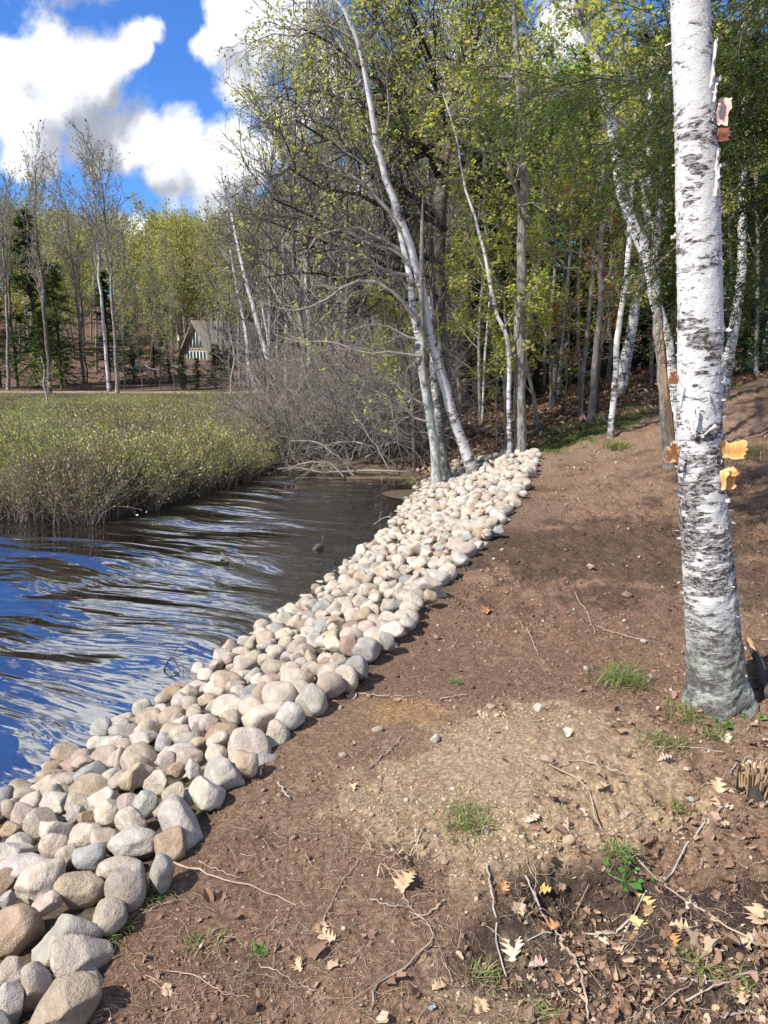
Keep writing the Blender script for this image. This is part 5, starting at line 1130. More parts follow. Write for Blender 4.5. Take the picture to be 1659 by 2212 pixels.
# ================================================================ LOGS, STICKS, LITTER
def log_between(a, b, r0, r1, m, name, label, cat='log', group=None, S=10, g=None, wob=.01, K=10):
    P = a + (b - a)*np.linspace(0, 1, K)[:, None]; P[1:-1] += g.normal(size=(K - 2, 3))*wob; r = np.linspace(r0, r1, K)
    V, F, U = tubes(P[None], r[None], S); n = len(V); V = np.concatenate([V, P[:1], P[-1:]])
    T = [(n, (i + 1) % S, i) for i in range(S)] + [(n + 1, n - S + i, n - S + (i + 1) % S) for i in range(S)]
    loc = P[0].copy(); me = mesh(name, V - loc, F, M[m], uv=np.concatenate([U, [[0, 0], [0, 0]]]), tri=T)
    return tag(obj(name, me, loc=tuple(loc)), label, cat, group)
def far_wood():
    g = rng(121)
    def L(x0, y0, x1, y1, Y, w0, w1, m, lab, dY=0): log_between(W(x0, y0, Y), W(x1, y1, Y + dY), .5*PXW(w0, Y), .5*PXW(w1, Y), m, 'fallen_log', lab, 'log', 'logs across the bog', g=g)
    L(478, 866, 556, 874, 33, 8, 6, 'birch', 'thick white log on top of the stack at the end of the track', 1)
    L(462, 872, 548, 879, 32.4, 5, 4, 'birch', 'white log directly under the thick top log', .6)
    L(450, 876, 530, 884, 32.0, 4, 3, 'dead_wood', 'grey log at the left end of the stack', .5)
    L(485, 882, 552, 882, 31.4, 4, 4, 'birch', 'short white log in the shade of the stack', .3)
    L(478, 890, 556, 892, 30.6, 5, 4, 'birch', 'lowest white log lying in the bog shrubs', .3)
    L(495, 868, 520, 892, 31.0, 2, 2, 'twig_pale', 'thin pale pole leaning on the stacked logs')
    L(200, 861, 330, 863, 35.5, 5, 4, 'dark_bark', 'long dark log along the bog edge of the track', .2)
    L(340, 862, 440, 869, 35.4, 4, 4, 'dark_bark', 'second dark log along the track, nearer the stacked logs', -.5)
    L(307, 786, 326, 797, 42, 4, 3, 'birch', 'white fallen log uphill of the bent stump')
    L(320, 795, 344, 800, 41, 3, 3, 'birch', 'white fallen log pointing at the cabin')
    L(372, 790, 395, 797, 42, 4, 4, 'birch', 'white fallen log directly left of the cabin firs')
    L(395, 797, 418, 806, 42, 3, 3, 'dead_wood', 'grey fallen log below the cabin')
    L(296, 800, 299, 776, 43, 5, 4, 'birch', 'upright broken white stump on the leafy slope')
    L(283, 797, 300, 790, 42.6, 4, 4, 'birch', 'bent white log leaning on the broken stump')
far_wood()

def stick(pts, w0, w1, m, label, g, name='stick', cat='stick', group=None, lift=.008, twigs=0, K=16):
    q = []
    for i, p in enumerate(pts):
        s_ = Gs(p[0], p[1]); d = np.linalg.norm(s_ - CAM); h = p[2] if len(p) > 2 else 0
        q.append([s_[0], s_[1], s_[2] + lift + h])
    q = smooth_path(np.array(q), K); d = np.linalg.norm(q[0] - CAM)
    q[:, 2] = np.maximum(q[:, 2], gsurf(q[:, 0], q[:, 1]) + lift*.7); q[1:-1] += g.normal(size=(K - 2, 3))*.0025
    r = np.linspace(w0, w1*.8, K)*.28*d/FD*(1 + .12*g.normal(size=K)); segs = [tubes(q[None], r[None], 7)]
    if twigs:
        B, rb, _ = spawn(q[None], r[None], twigs, .10, 50, g, 5, .1, .3, -.05, .3, .6, .4); segs.append(tubes(B, np.maximum(rb, .0008), 4))
    loc = q[0].copy(); V, F, U = merge(segs); me = mesh(name, V - loc, F, M[m], uv=U); return tag(obj(name, me, loc=tuple(loc)), label, cat, group)
M['stick'] = bark_mat('dry stick bark', (.26, .19, .13), (.44, .34, .25), (.33, .25, .18), 60, 12, .4)
M['stick_grey'] = bark_mat('greyish stick bark', (.24, .21, .18), (.42, .38, .33), (.33, .29, .25), 60, 12, .4)
STICKS = [([(1185,1668),(1262,1712),(1300,1790),(1370,1850),(1425,1890),(1500,1960),(1570,2010),(1620,2040)],6,7,'stick','long pale stick crossing the litter down to the right edge, crossed by a darker one'),
 ([(1575,1745),(1500,1810),(1440,1880),(1380,1940),(1345,1990),(1310,2045)],7,5,'stick_grey','darker stick slanting down left across the long pale one'),
 ([(1052,1870),(1065,1960),(1078,2030),(1095,2082)],9,6,'stick_grey','grey stick standing steeply beside the dark hollow'),
 ([(1135,1890),(1165,1930),(1185,1985),(1220,2030)],9,7,'stick_grey','grey stick lying in the dark hollow'),
 ([(1210,2040),(1240,2090),(1262,2150),(1268,2212)],10,8,'stick','thick brown root running down out of the picture'),
 ([(1545,2050),(1500,2120),(1440,2170),(1390,2205)],5,4,'stick','thin bent stick low in the litter near the dark wet patch'),
 ([(1370,1955),(1330,1962),(1290,1958),(1262,1965)],8,9,'stick_grey','short thick grey stick resting on an oak leaf'),
 ([(1380,1985),(1340,1996),(1300,1990)],7,6,'stick','short brown stick under the pale oak leaf'),
 ([(1295,2000),(1240,2020),(1180,2022),(1140,2030)],5,5,'stick_grey','thin grey stick below the dark hollow'),
 ([(960,1955),(925,1975),(890,1990)],11,6,'stick','stubby split stick left of the dark hollow'),
 ([(885,1972),(925,2000),(935,2035),(905,2070),(870,2100),(820,2140),(800,2200)],5,9,'stick','curved pale root with a sharp bend low in the middle'),
 ([(340,1868),(410,1880),(470,1905),(560,1930),(640,1965)],8,4,'stick','pale root beside the tan cobbles, long and straight'),
 ([(430,1865),(480,1885),(520,1905)],4,3,'stick','fine root lying against the long straight pale root'),
 ([(690,2015),(745,1900),(780,1860)],4,3,'stick','thin straight stem left of the curved root'),
 ([(830,1870),(870,1935),(905,1985)],4,4,'stick','thin stem slanting over the torn oak leaf'),
 ([(800,1955),(850,1958),(890,1965)],6,6,'stick_grey','dark grey stick under the torn oak leaf'),
 ([(755,1500),(820,1505),(890,1508)],5,4,'stick','thin brown stick on the raked soil above the orange patch'),
 ([(950,1512),(1010,1508)],5,4,'stick','short brown stick beside the thin one above the orange patch'),
 ([(560,1685),(578,1620)],11,9,'stick','flat splinter of wood leaning on the pale tan cobble'),
 ([(600,1700),(625,1730)],8,7,'stick_grey','short grey stub below the flat splinter'),
 ([(800,1660),(870,1600)],5,4,'stick_grey','grey stick with forked tip on the tan soil'),
 ([(1240,1285),(1275,1340),(1285,1375)],4,3,'stick','crooked pale root on the dark tilled soil'),
 ([(1120,1345),(1150,1390),(1162,1420)],4,3,'stick','small curved root left of the crooked one'),
 ([(1290,1355),(1340,1380),(1400,1395)],4,3,'stick','fine long root near the grass tuft, above it'),
 ([(1410,1618),(1480,1622),(1560,1635)],5,4,'stick_grey','straight thin stick in front of the big birch foot'),
 ([(1360,1695),(1240,1665),(1180,1670)],5,4,'stick','bent stick over the crumbly tan mound'),
 ([(1659,1735),(1590,1720),(1520,1690)],5,4,'stick','thin stick left of the rotten stump'),
 ([(1659,1640),(1600,1655),(1560,1690)],6,4,'stick_grey','dark stick between the birch foot and the rotten stump'),
 ([(1480,2160),(1560,2140),(1659,2120)],7,6,'stick','upper brown stick of the pair lying low at the right'),
 ([(1440,2110),(1520,2130),(1659,2105)],7,6,'stick_grey','greyer stick of the low right pair, crossing under'),
 ([(1550,2212),(1600,2195),(1659,2190)],8,7,'stick_grey','grey stick at the bottom right corner'),
 ([(1560,1370),(1620,1372),(1659,1376)],5,5,'stick_grey','pale stick poking out right of the big birch'),
 ([(1150,1960,.0),(1158,1900,.02),(1148,1840,.01)],3,2,'stick','dry stem arching beside the dark hollow'),
 ([(1272,1895),(1240,1925),(1225,1960)],3,3,'stick','hooked thin twig left of the small green plant'),
 ([(560,2095),(620,2120),(680,2150)],4,3,'stick','thin wandering root low in the left soil'),
 ([(360,2100),(420,2115),(470,2150),(540,2165)],4,3,'stick','root curling near the bottom cobbles'),
 ([(300,1990),(350,1960),(395,1950)],3,3,'stick','fine dry root beside the bottom cobbles')]
def sticks():
    g = rng(131)
    for s in STICKS: stick(*s, g=g, group='sticks and roots on the soil')
    # pieces in the water
    def inwater(pts, r0, r1, name, label, cat, m='dark_bark', tw=0):
        q = np.array([gpt(x, y, WZ) + np.array([0, 0, h]) for x, y, h in pts]); q = smooth_path(q, 12); r = np.linspace(r0, r1, 12); segs = [tubes(q[None], r[None], 7)]
        if tw: B, rb, _ = spawn(q[None], r[None], tw, .12, 50, g, 5, .2, .2, 0, .3, .6, .4); segs.append(tubes(B, np.maximum(rb, .0015), 4))
        loc = q[0].copy(); V, F, U = merge(segs); tag(obj(name, mesh(name, V - loc, F, M[m], uv=U), loc=tuple(loc)), label, cat)
    inwater([(480,1206,.05),(486,1210,.035),(498,1214,.01),(516,1218,-.02)], .020, .012, 'driftwood', 'black wedge of driftwood poking out of the rippled water', 'driftwood')
    inwater([(676,1186,-.03),(690,1185,.03),(697,1184,.0)], .028, .02, 'driftwood', 'mossy wood knob with a spike in the brown shallows', 'driftwood', 'brown_bark')
    inwater([(694,1186,-.03),(696,1178,.05),(699,1172,.09)], .006, .003, 'twig', 'thin spike standing beside the mossy knob in the shallows', 'twig')
    inwater([(350,1448,-.02),(370,1440,.06),(392,1452,-.01)], .005, .003, 'twig', 'dark bent twig breaking the water near the cobbles', 'twig', tw=4)
    inwater([(585,1170,-.03),(584,1160,.05),(583,1150,.09)], .004, .002, 'twig', 'upright twig alone in the middle of the pond', 'twig')
    inwater([(800,1135,-.02),(835,1125,.05),(868,1140,.02)], .006, .003, 'twig', 'pale branched twig in the water below the muddy corner', 'twig', 'twig_pale', tw=5)
sticks()

def oak_outline(n=7, g=None, wide=.62):
    """lobed leaf outline, stem at origin, length 1 along y"""
    L = []
    for i in range(n):
        y = .12 + .80*i/(n - 1); w = wide*math.sin(math.pi*(.18 + .70*i/(n - 1)))*.5
        L += [(w*(.42 if i else .5), y - .055), (w*(1.0 + .25*(g.random() - .5)), y + .02 + .05*g.random())]
    right = L + [(.02, 1.0)]; left = [(-x, y) for x, y in reversed(L)]
    return np.array([(0, 0)] + right + left)
def leaf_mesh(g, size, curl, kind='oak'):
    if kind == 'oak': o = oak_outline(5, g, g.uniform(.7, .95))
    elif kind == 'oval':
        t = np.linspace(0, 2*np.pi, 13)[:-1]; o = np.stack([.30*np.sin(t)*(1 + .15*g.normal(size=12)), .5 - .5*np.cos(t)], 1)
    else:
        t = np.linspace(0, 2*np.pi, 15)[:-1]; rad = np.where(np.arange(14) % 2, .36, .50)*(1 + .16*g.normal(size=14)); o = np.stack([rad*np.sin(t), .5 - rad*np.cos(t)], 1)
    n = len(o); mid = np.array([(0, y) for y in np.linspace(.05, .95, 5)]); 
    cxy = np.stack([np.zeros(n), np.clip(o[:, 1], .08, .95)], 1)            # midrib point beside each outline point
    half = cxy*.5 + o*.5; P = np.concatenate([cxy, half, o]); c1, c2 = curl
    z = c1*np.abs(P[:, 0])**1.3*1.5 + c2*(P[:, 1] - .4)**2 + .04*np.sin(P[:, 0]*11 + P[:, 1]*9)
    V = np.stack([P[:, 0], P[:, 1], z], 1)*size; F = []
    for i in range(n):
        j = (i + 1) % n; F += [(i, j, n + j, n + i), (n + i, n + j, 2*n + j, 2*n + i)]
    return V, np.array(F)
OAK = [(1548,1722,48,20,'large pale oak leaf directly left of the rotten stump','t'),(1555,1785,38,110,'pale oak leaf below the large one near the stump','p'),(1640,1985,62,20,'big oak leaf cut by the right border, low down','t'),(1645,2035,60,80,'tattered oak leaf at the right border below the big one','t'),(1495,1958,26,70,'small pale leaf beside the long pale stick','p'),
 (1388,1940,46,170,'golden oak leaf lying on the dark soil under the crossing sticks','g'),(1385,1970,42,150,'yellow oak leaf overlapping the golden one','y'),(1305,2020,42,30,'pale pink pointed oak leaf on dark soil','p'),(1335,2050,36,160,'pinkish leaf beside the pointed pale oak leaf','t'),(1110,2030,50,200,'pale oak leaf at the foot of the steep grey stick','p'),
 (1170,1900,40,120,'orange oak leaf curled at the edge of the dark hollow','g'),(1190,1990,42,60,'orange brown oak leaf in the dark hollow','o'),(1215,1968,34,200,'orange leaf partly under the thick grey stick','o'),(1168,2085,44,90,'dusty pink folded leaf below the hollow','k'),(1085,1920,34,20,'orange brown curled leaf beside the steep stick','o'),
 (875,1920,52,40,'torn tan oak leaf in the middle of the soil','t'),(1470,2010,38,100,'pale leaf low among many brown leaves','t'),(1545,2060,46,60,'curled tan leaf right of the wet dark patch','t'),(1450,2030,34,0,'brown orange leaf on dark soil','o'),(1480,2175,36,200,'brown leaf near the low right stick','t'),(1600,2150,40,10,'tan leaf near the bottom right sticks','t'),
 (1150,1780,32,70,'cream leaf on the crumbly tan mound','p'),(695,2010,30,20,'small tan leaf on dark soil left of the curved root','t'),(705,2035,36,100,'tan cup shaped leaf next to the thin straight stem','t'),(640,2095,32,140,'small brown leaf low in the left soil','t'),(1300,1715,32,50,'tan leaf below the crumbly mound','t'),(1225,1598,30,10,'cream leaf between the cobbles and the birch','p'),
 (1435,1650,30,90,'pinkish leaf left of the birch foot','k'),(1565,1600,28,0,'pale standing leaf right below the birch foot','p'),(1620,1660,26,10,'pale star shaped leaf under the birch','p'),(950,2130,30,60,'brown leaf low centre','t'),(1040,2180,34,30,'tan leaf at the bottom edge beside the thick root','t'),(760,1710,24,0,'small orange tan leaf on bare soil','t'),(1050,1330,26,40,'brown leaf on the raked soil','o'),(760,1505,24,0,'pinkish upright leaf beside the thin brown stick','k'),(1430,2090,30,150,'brown leaf standing on edge by the green blade','o'),(1352,1760,30,40,'pinkish grey leaf among litter','k'),(1330,1810,34,90,'reddish brown leaf under the crossing stick tip','k')]
LC = {'t': ((.52, .36, .22), (.44, .30, .18)), 'p': ((.66, .53, .38), (.58, .45, .31)), 'g': ((.55, .36, .14), (.48, .30, .11)), 'y': ((.72, .55, .25), (.62, .46, .20)), 'o': ((.46, .22, .09), (.36, .17, .07)), 'k': ((.46, .32, .26), (.38, .26, .21))}
def litter():
    g = rng(141); lm = {}
    for k, (a, b_) in LC.items():
        m, t, b, out = mat('oak leaf ' + k); ob = t.n('ShaderNodeTexCoord').outputs['Object']; n1 = t.noise(ob, 60, 3, .6)
        t.L(t.mix(n1, a, b_), b.inputs['Base Color']); b.inputs['Roughness'].default_value = .6; lm[k] = m
    for px, py, w, rot, lab, c in OAK:
        p = Gs(px, py); d = np.linalg.norm(p - CAM); size = w*1.05*d/FD; V, F = leaf_mesh(g, size, (g.uniform(.1, .9), g.uniform(-.4, .8)), 'oak' if w > 29 else 'star'); V = V - V.mean(0)
        o = obj('dry_leaf', mesh('dry_leaf', V, F, lm[c]), loc=(p[0], p[1], p[2] + size*.10)); o.rotation_euler = (g.uniform(-.35, .5), g.uniform(-.35, .35), R(-rot)); tag(o, lab, 'leaf', 'dry leaves on the soil')
    # countless small litter
    def lf(n, kind, s): return [leaf_mesh(g, s, (g.uniform(.1, 1.2), g.uniform(-.6, 1.2)), kind) for _ in range(n)]
    var = lf(8, 'oval', 1.) + lf(6, 'star', 1.) + lf(1, 'oak', 1.); var = [(v - v.mean(0), f) for v, f in var]
    rot = []
    for v, f in var:
        for k in range(4):
            a, b_ = g.uniform(-.9, .9), g.uniform(-.9, .9); ca, sa, cb, sb = math.cos(a), math.sin(a), math.cos(b_), math.sin(b_)
            q = v@np.array([[1,0,0],[0,ca,-sa],[0,sa,ca]]).T@np.array([[cb,0,sb],[0,1,0],[-sb,0,cb]]).T; rot.append((q, f))
    def spots(n, fn):
        px = g.uniform(150, 1900, n*4); py = g.uniform(1180, 2300, n*4); w = fn(px, py); k = g.random(n*4) < w; px, py = px[k][:n], py[k][:n]; out = []
        for a, b_ in zip(px, py):
            dd = ray(a, b_); t = -1.6/dd[2]; p = CAM + dd*t
            if p[0] > xs(p[1]) + .05: out.append(p)
        p = np.array(out); p[:, 2] = gsurf(p[:, 0], p[:, 1]); return p
    def wl(px, py): return sstep(1050, 1300, px)*sstep(1620, 1800, py)*.5 + sstep(1480, 1580, px)*sstep(1540, 1620, py)*.4 + sstep(1500, 1560, py)*sstep(1700, 1560, py)*sstep(1250, 1330, px)*.30 + .010 + sstep(1850, 2000, py)*.02
    p = spots(4200, lambda a, b_: wl(a, b_)*(.35 + .9*(fbm(a, b_, 1/110, 3, 2) > .48))); s = g.lognormal(-3.95, .42, len(p)); p[:, 2] += .005 + s*.10
    V, F = scatter(rot, p, g.uniform(0, 6.28, len(p)), s, g, .2)
    tag(obj('litter', mesh('litter', V, F, M['litter'])), 'scattered small brown and pinkish leaf litter', 'leaf litter', kind='stuff')
    # straw, fine roots
    p = spots(4200, lambda a, b_: .12 + .5*sstep(1500, 1800, b_)*(fbm(a, b_, 1/90, 3, 4))); n = len(p); K = 5; P = np.empty((n, K, 3)); d = g.normal(size=(n, 3)); d[:, 2] *= .25; d = unit(d); L = g.lognormal(-2.9, .5, (n, 1))/(K - 1); P[:, 0] = p
    for k in range(1, K): d = unit(d + g.normal(size=(n, 3))*np.array([.45, .45, .25])); P[:, k] = P[:, k - 1] + d*L
    P[:, :, 2] = np.maximum(P[:, :, 2]*0 + gsurf(P[:, :, 0].ravel(), P[:, :, 1].ravel()).reshape(n, K) + .002, P[:, :, 2]); P[:, :, 2] = np.minimum(P[:, :, 2], P[:, :1, 2] + .03)
    r = np.linspace(1, .5, K)[None]*g.uniform(.0005, .0014, (n, 1)); V, F, U = tubes(P, r, 3)
    tag(obj('straw', mesh('straw', V, F, M['straw'], uv=U)), 'loose straw and hair fine roots over the soil', 'straw', kind='stuff')
    # clods and grit
    cl = [rock(1, (.5, .5, .4), g, .8) for _ in range(12)]
    m, t, b, out = mat('soil clods'); rr = t.n('ShaderNodeNewGeometry').outputs['Random Per Island']; ob = t.n('ShaderNodeTexCoord').outputs['Object']; at = t.n('ShaderNodeAttribute', attribute_name='tint').outputs[0]
    cc = t.mix(rr, t.mix(1, at, (.55, .55, .55), 'MULTIPLY'), t.mix(1, at, (1.45, 1.45, 1.45), 'MULTIPLY')); cc = t.mix(t.ramp(rr, .965, .985), cc, (.46, .40, .33))
    t.L(cc, b.inputs['Base Color']); b.inputs['Roughness'].default_value = .95; bump(t, b, t.noise(ob, 220, 3, .7), .7, .004)
    N = 52000; ly = g.random(N)**.8; y = 1.05*(11.5/1.05)**ly; rx = g.uniform(-.62, .80, N); x = rx*y; k = x > xs(np.minimum(y, 11.6)) - .02; x, y = x[k], y[k]
    dens = fbm(x, y, 2.2, 3, 15); s = g.lognormal(-5.15, .55, len(x))*(.6 + y*.13)*(.6 + 1.2*dens); k = (dens > .36) | (g.random(len(x)) < .35); x, y, s = x[k], y[k], np.clip(s[k], .003, .05); z = gsurf(x, y) + s*.12
    V, T = scatter(cl, np.stack([x, y, z], 1), g.uniform(0, 6.28, len(x)), s, g, .3)
    # each clod takes the soil colour around it
    rrg, thg, zg = GX; me_g = bpy.data.meshes['ground']; arr = np.empty(len(me_g.vertices)*4, np.float32); me_g.color_attributes['tint'].data.foreach_get('color', arr); arr = arr.reshape(-1, 4)[:len(rrg)*len(thg)].reshape(len(rrg), len(thg), 4)
    r_ = np.hypot(V[:, 0], V[:, 1]); a_ = np.arctan2(V[:, 0], V[:, 1]); i = np.clip(np.interp(r_, rrg, np.arange(len(rrg))).astype(int), 0, len(rrg) - 1); j = np.clip(np.interp(a_, thg, np.arange(len(thg))).astype(int), 0, len(thg) - 1)
    tag(obj('soil_clods', mesh('soil_clods', V, None, m, vcol=arr[i, j, :3], tri=T)), 'crumbs and clods of loose soil', 'soil clods', kind='stuff')
litter()

def tuft_mesh(g, n, L, spread, w=.0035, K=5):
    b = np.concatenate([g.normal(size=(n, 2))*spread*.25, np.zeros((n, 1))], 1); az = g.uniform(0, 6.28, n); d = np.stack([np.cos(az)*.55, np.sin(az)*.55, g.uniform(.6, 1.3, n)], 1); d = unit(d)
    st = (L*g.uniform(.5, 1.1, (n, 1)))/(K - 1); P = np.empty((n, K, 3)); P[:, 0] = b; dd = d
    for k in range(1, K): dd = dd.copy(); dd[:, 2] -= .34; dd = unit(dd); P[:, k] = P[:, k - 1] + dd*st
    side = unit(np.cross(d, np.array([0, 0, 1.]))); ww = w*np.array([1, .95, .8, .5, .08])[:K]
    V = np.stack([P - side[:, None]*ww[None, :, None]*.5, P + side[:, None]*ww[None, :, None]*.5], 2); i = np.arange(n*K*2).reshape(n, K, 2)
    F = np.stack([i[:, :-1, 0], i[:, :-1, 1], i[:, 1:, 1], i[:, 1:, 0]], -1).reshape(-1, 4); return V.reshape(-1, 3), F
def greens():
    g = rng(151)
    T = [(1345,1478,230,.16,.11,'big green grass tuft on the bare soil left of the birch foot'),(1478,1545,120,.11,.08,'bright grass tuft touching the birch foot'),(1435,1610,120,.10,.09,'spreading green tuft in front of the birch'),(1545,1590,80,.09,.07,'thin grass tuft below the birch foot'),(1005,1780,130,.10,.09,'pale flattened grass tuft on the tan soil'),
         (850,1850,60,.08,.09,'dry sparse grass tuft in the middle of the soil'),(1335,1860,120,.08,.04,'upright grass tuft above the small green plant'),(1445,1735,100,.07,.07,'green tuft among the brown leaves'),(1045,2080,70,.06,.04,'short lime grass tuft at the edge of the dark soil'),(325,1945,70,.06,.05,'grass tuft squeezed beside the round taupe cobble'),
         (250,2030,70,.07,.06,'olive grass tuft next to the upright cream cobble'),(440,2040,40,.05,.05,'tiny grass tuft low in the left soil'),(1505,2100,30,.09,.03,'few tall grass blades near the bottom right'),(1590,2130,60,.05,.05,'small faded tuft near the bottom right sticks'),(1180,2190,40,.05,.05,'tiny tuft at the bottom beside the thick root'),
         (1335,968,160,.28,.22,'green weed clump at the foot of the lone slim birch'),(1560,845,160,.35,.4,'green patch at the foot of the birch right of the big one'),(1650,985,160,.3,.5,'green strip of weeds at the right border'),(1555,865,90,.25,.3,'low weeds on the path edge right of the big birch'),(900,1045,60,.2,.15,'yellow green plant among the first cobbles at the muddy corner')]
    for px, py, n, L, sp, lab in T:
        p = Gs(px, py); V, F = tuft_mesh(g, n, L, sp*2, .0035 if L < .2 else .009); dry = 'dry' in lab or 'faded' in lab or 'pale' in lab
        o = obj('grass_tuft', mesh('grass_tuft', V, F, M['straw'] if 'dry' in lab else M['grass']), loc=tuple(p)); tag(o, lab, 'grass tuft', 'grass tufts')
    for px, py, s, lab in ((1345,1905,.05,'small round leafed green plant at the edge of the hollow'),(1560,1560,.04,'little seedling with pointed leaves at the birch foot'),(1620,1545,.045,'green leafy weed right of the birch foot'),(1425,1895,.02,'tiny green sprout left of the crossing sticks'),(560,2062,.02,'single green sprout on the left soil'),(980,1480,.03,'pale green leaf sprout on the orange soil')):
        p = Gs(px, py); n = 14; az = g.uniform(0, 6.28, n); e = p*0 + np.stack([np.cos(az), np.sin(az), g.uniform(.3, 1.2, n)], 1)*s*g.uniform(.5, 1, (n, 1)); P = np.stack([np.zeros((n, 3)), e*.6 + np.array([0, 0, s*.2]), e], 1)
        V1, F1, U1 = tubes(P, np.full((n, 3), .0009), 3); V2, F2, U2 = leaves(e, unit(e*np.array([1, 1, .2])), s*.5, s*.4, g, .8, .2); V, F, U = merge([(V1, F1, U1), (V2, F2, U2)])
        tag(obj('plant', mesh('plant', V, F, M['fresh_plant'], uv=U), loc=tuple(p)), lab, 'plant', 'small green plants')
    # moss and weed strip where the wood begins, and dry stems
    n = 5200; x = g.uniform(1.6, 7.2, n); y = g.uniform(10.6, 16, n); k = np.exp(-((y - 12.6 - .75*(x - 2.6))/.9)**2)*(x < 4.9)*(x > xs(np.minimum(y, 11.6)) + .25) > g.random(n)*.9; x, y = x[k], y[k]
    var = [tuft_mesh(g, 16, .13, .12, .008) for _ in range(6)]; V, F = scatter(var, np.stack([x, y, gsurf(x, y)], 1), g.uniform(0, 6.28, len(x)), g.uniform(.4, 1.0, len(x)), g)
    tag(obj('undergrowth', mesh('undergrowth', V, F, M['grass'])), 'strip of moss and weeds where the wood begins', 'undergrowth', kind='stuff')
    n = 2600; y = g.uniform(11.5, 24, n); px = g.uniform(860, 1640, n); x = (px - CX)/FD*y; k = y > 12.6 + .55*(x - 2.6); x, y = x[k], y[k]
    # forest floor litter
    cl = [leaf_mesh(g, 1, (g.uniform(.1, 1.2), g.uniform(-.6, 1.2)), 'oval') for _ in range(8)]; n = 9000; y = 11.8*(30/11.8)**g.random(n); px = g.uniform(900, 1700, n); x = (px - CX)/FD*y; k = y > 12.8 + .62*(x - 3.5); x, y = x[k], y[k]; s = g.uniform(.05, .10, len(x))
    V, F = scatter(cl, np.stack([x, y, gsurf(x, y) + .015], 1), g.uniform(0, 6.28, len(x)), s, g, .4)
    tag(obj('leaves', mesh('leaves', V, F, M['litter'])), 'fallen brown leaves on the wood floor', 'fallen leaves', kind='stuff')
greens()

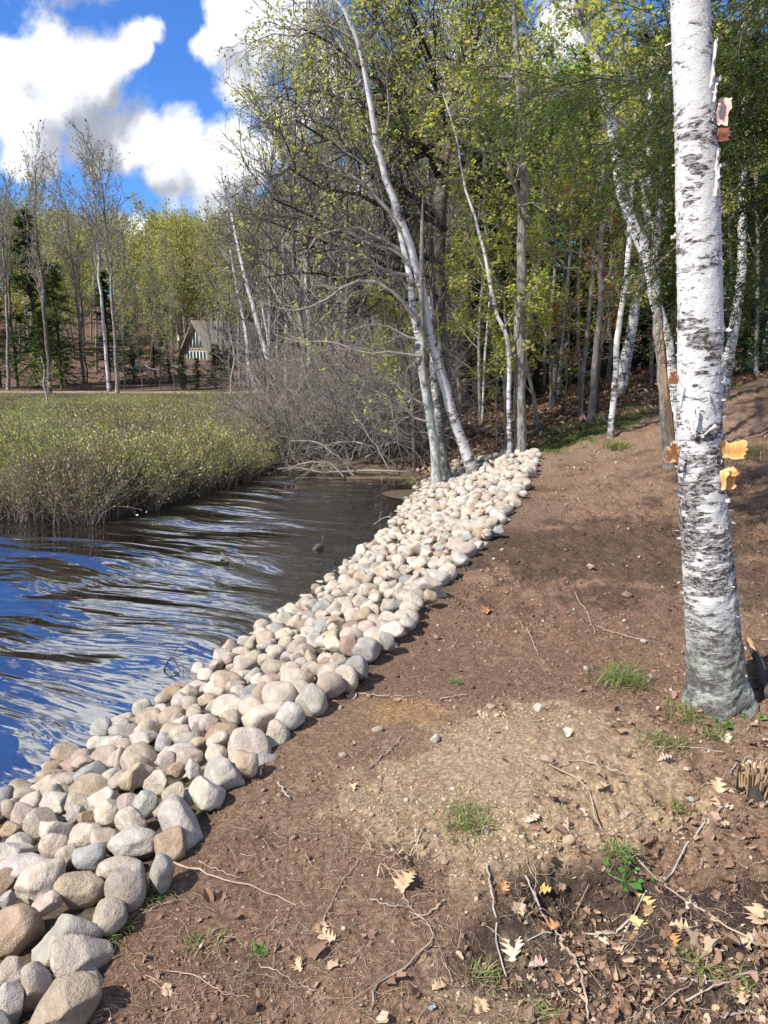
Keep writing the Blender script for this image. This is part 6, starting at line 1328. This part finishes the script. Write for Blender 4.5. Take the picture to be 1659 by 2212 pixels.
def loose_things():
    g = rng(161)
    for px, py, w, h, c, lab in ((1060,1560-30,22,13,'tan','tan pebble on the soil right of the short brown stick'),(940,1602,22,26,'pale grey','cream upright pebble half way between cobbles and birch'),(1275,1235,20,14,'tan','tan pebble on the dark tilled soil'),(1355,1290,24,16,'brown','brown cobble sunk in the tilled soil'),(1165,1535,26,26,'cream','pale lump of stone at the top of the crumbly mound'),
            (1390,1395,14,10,'pale grey','small grey pebble above the grass tuft'),(1265,1450,12,12,'pale grey','light pebble left of the big grass tuft'),(1405,1470,14,12,'pale grey','white pebble between the grass tuft and the birch'),(815,1580,26,16,'tan','half buried tan stone on the tan soil'),(1115,1870,14,14,'tan','round tan pebble near the dark hollow'),(960,1862,16,14,'tan','tan pebble left of the dark hollow'),
            (1085,1190,10,8,'pale grey','tiny pale pebble near the cobble edge'),(740,1640,18,12,'tan','tan pebble on the left tan soil'),(1180,1660,30,14,'tan','flat tan stone on the mound'),(1495,1720,18,12,'greenish grey','dark pebble among the litter')):
        p = Gs(px, py); k = np.linalg.norm(p - CAM)/FD; V, T = rock(3, (w*.5*k, w*.45*k, h*.5*k), g, .4); me = mesh('pebble', V, None, M['stone'], vcol=np.broadcast_to(np.array(COLS[c])*.9, V.shape), tri=T)
        tag(obj('pebble', me, loc=(p[0], p[1], p[2] + h*.2*k)), lab, 'pebble', 'loose pebbles on the soil')
    # rotten stump
    p = Gs(1632, 1730); n = 90; P = []; Rr = []
    wood = inner_mat('rotten yellow wood', (.40, .28, .16), (.24, .15, .08), (.52, .41, .26), 160, 6)
    for i in range(n):
        a = g.uniform(0, 6.28); q = np.array([math.cos(a)*.055*g.random()**.5, math.sin(a)*.05*g.random()**.5, -.03]); H = g.uniform(.07, .15)
        P.append([q, q + np.array([q[0]*.2, q[1]*.2, H*.6]), q + np.array([q[0]*.4 + .004, q[1]*.4, H])]); r = g.uniform(.004, .009); Rr.append([r, r*.95, r*.6])
    V, F, U = tubes(np.array(P), np.array(Rr), 6); root = empty('tree_stump', tuple(p), 'rotten splintered yellow stump at the right border below the birch', 'stump')
    obj('wood', mesh('wood', V, F, wood, uv=np.stack([V[:, 0] + V[:, 1], V[:, 2]], 1)), root)
    t = np.linspace(2.0, 5.6, 18); V = []; 
    for rr_ in (.060, .070):
        for zz in (-.04, .01, .04): V.append(np.stack([np.cos(t)*rr_, np.sin(t)*rr_*.9, zz + (.03*g.normal(size=18) if zz > .03 else 0*t)], 1))
    V = np.concatenate(V); i = np.arange(108).reshape(2, 3, 18); F = []
    for l in (0, 1): F.append(np.stack([i[l, :-1, :-1], i[l, :-1, 1:], i[l, 1:, 1:], i[l, 1:, :-1]], -1).reshape(-1, 4))
    F.append(np.stack([i[0, -1, :-1], i[0, -1, 1:], i[1, -1, 1:], i[1, -1, :-1]], -1)); obj('bark', mesh('bark', V, np.concatenate(F), M['dark_bark'], uv=V[:, :2]), root)
    # split orange log and stick behind the birch foot
    a, b_ = Gs(1618, 1400), Gs(1662, 1520); M['split'] = wood
    log_between(a + np.array([0, 0, .04]), b_ + np.array([0, 0, .02]), .018, .022, 'dark_bark', 'fallen_branch', 'dark mossy branch on the ground directly right of the birch foot', 'branch', g=g, wob=.004)
    log_between(a + np.array([.0, .02, .06]), Gs(1650, 1455) + np.array([0, 0, .02]), .013, .012, 'split', 'wood_splinter', 'orange splinter of wood leaning right of the birch foot', 'splinter', g=g, wob=.002)
    # crumpled foil
    p = Gs(932, 2190); V, T = rock(3, (.010, .008, .005), g, 1.); V = V*(1 + .22*g.normal(size=(len(V), 1))); m, t_, b, _ = mat('crumpled foil'); b.inputs['Base Color'].default_value = (.75, .76, .78, 1); b.inputs['Metallic'].default_value = .8; b.inputs['Roughness'].default_value = .3
    tag(obj('foil_scrap', mesh('foil_scrap', V, None, m, tri=T, smooth=False), loc=(p[0], p[1], p[2] + .004)), 'crumpled silver foil scrap at the bottom edge of the soil', 'foil scrap')
loose_things()
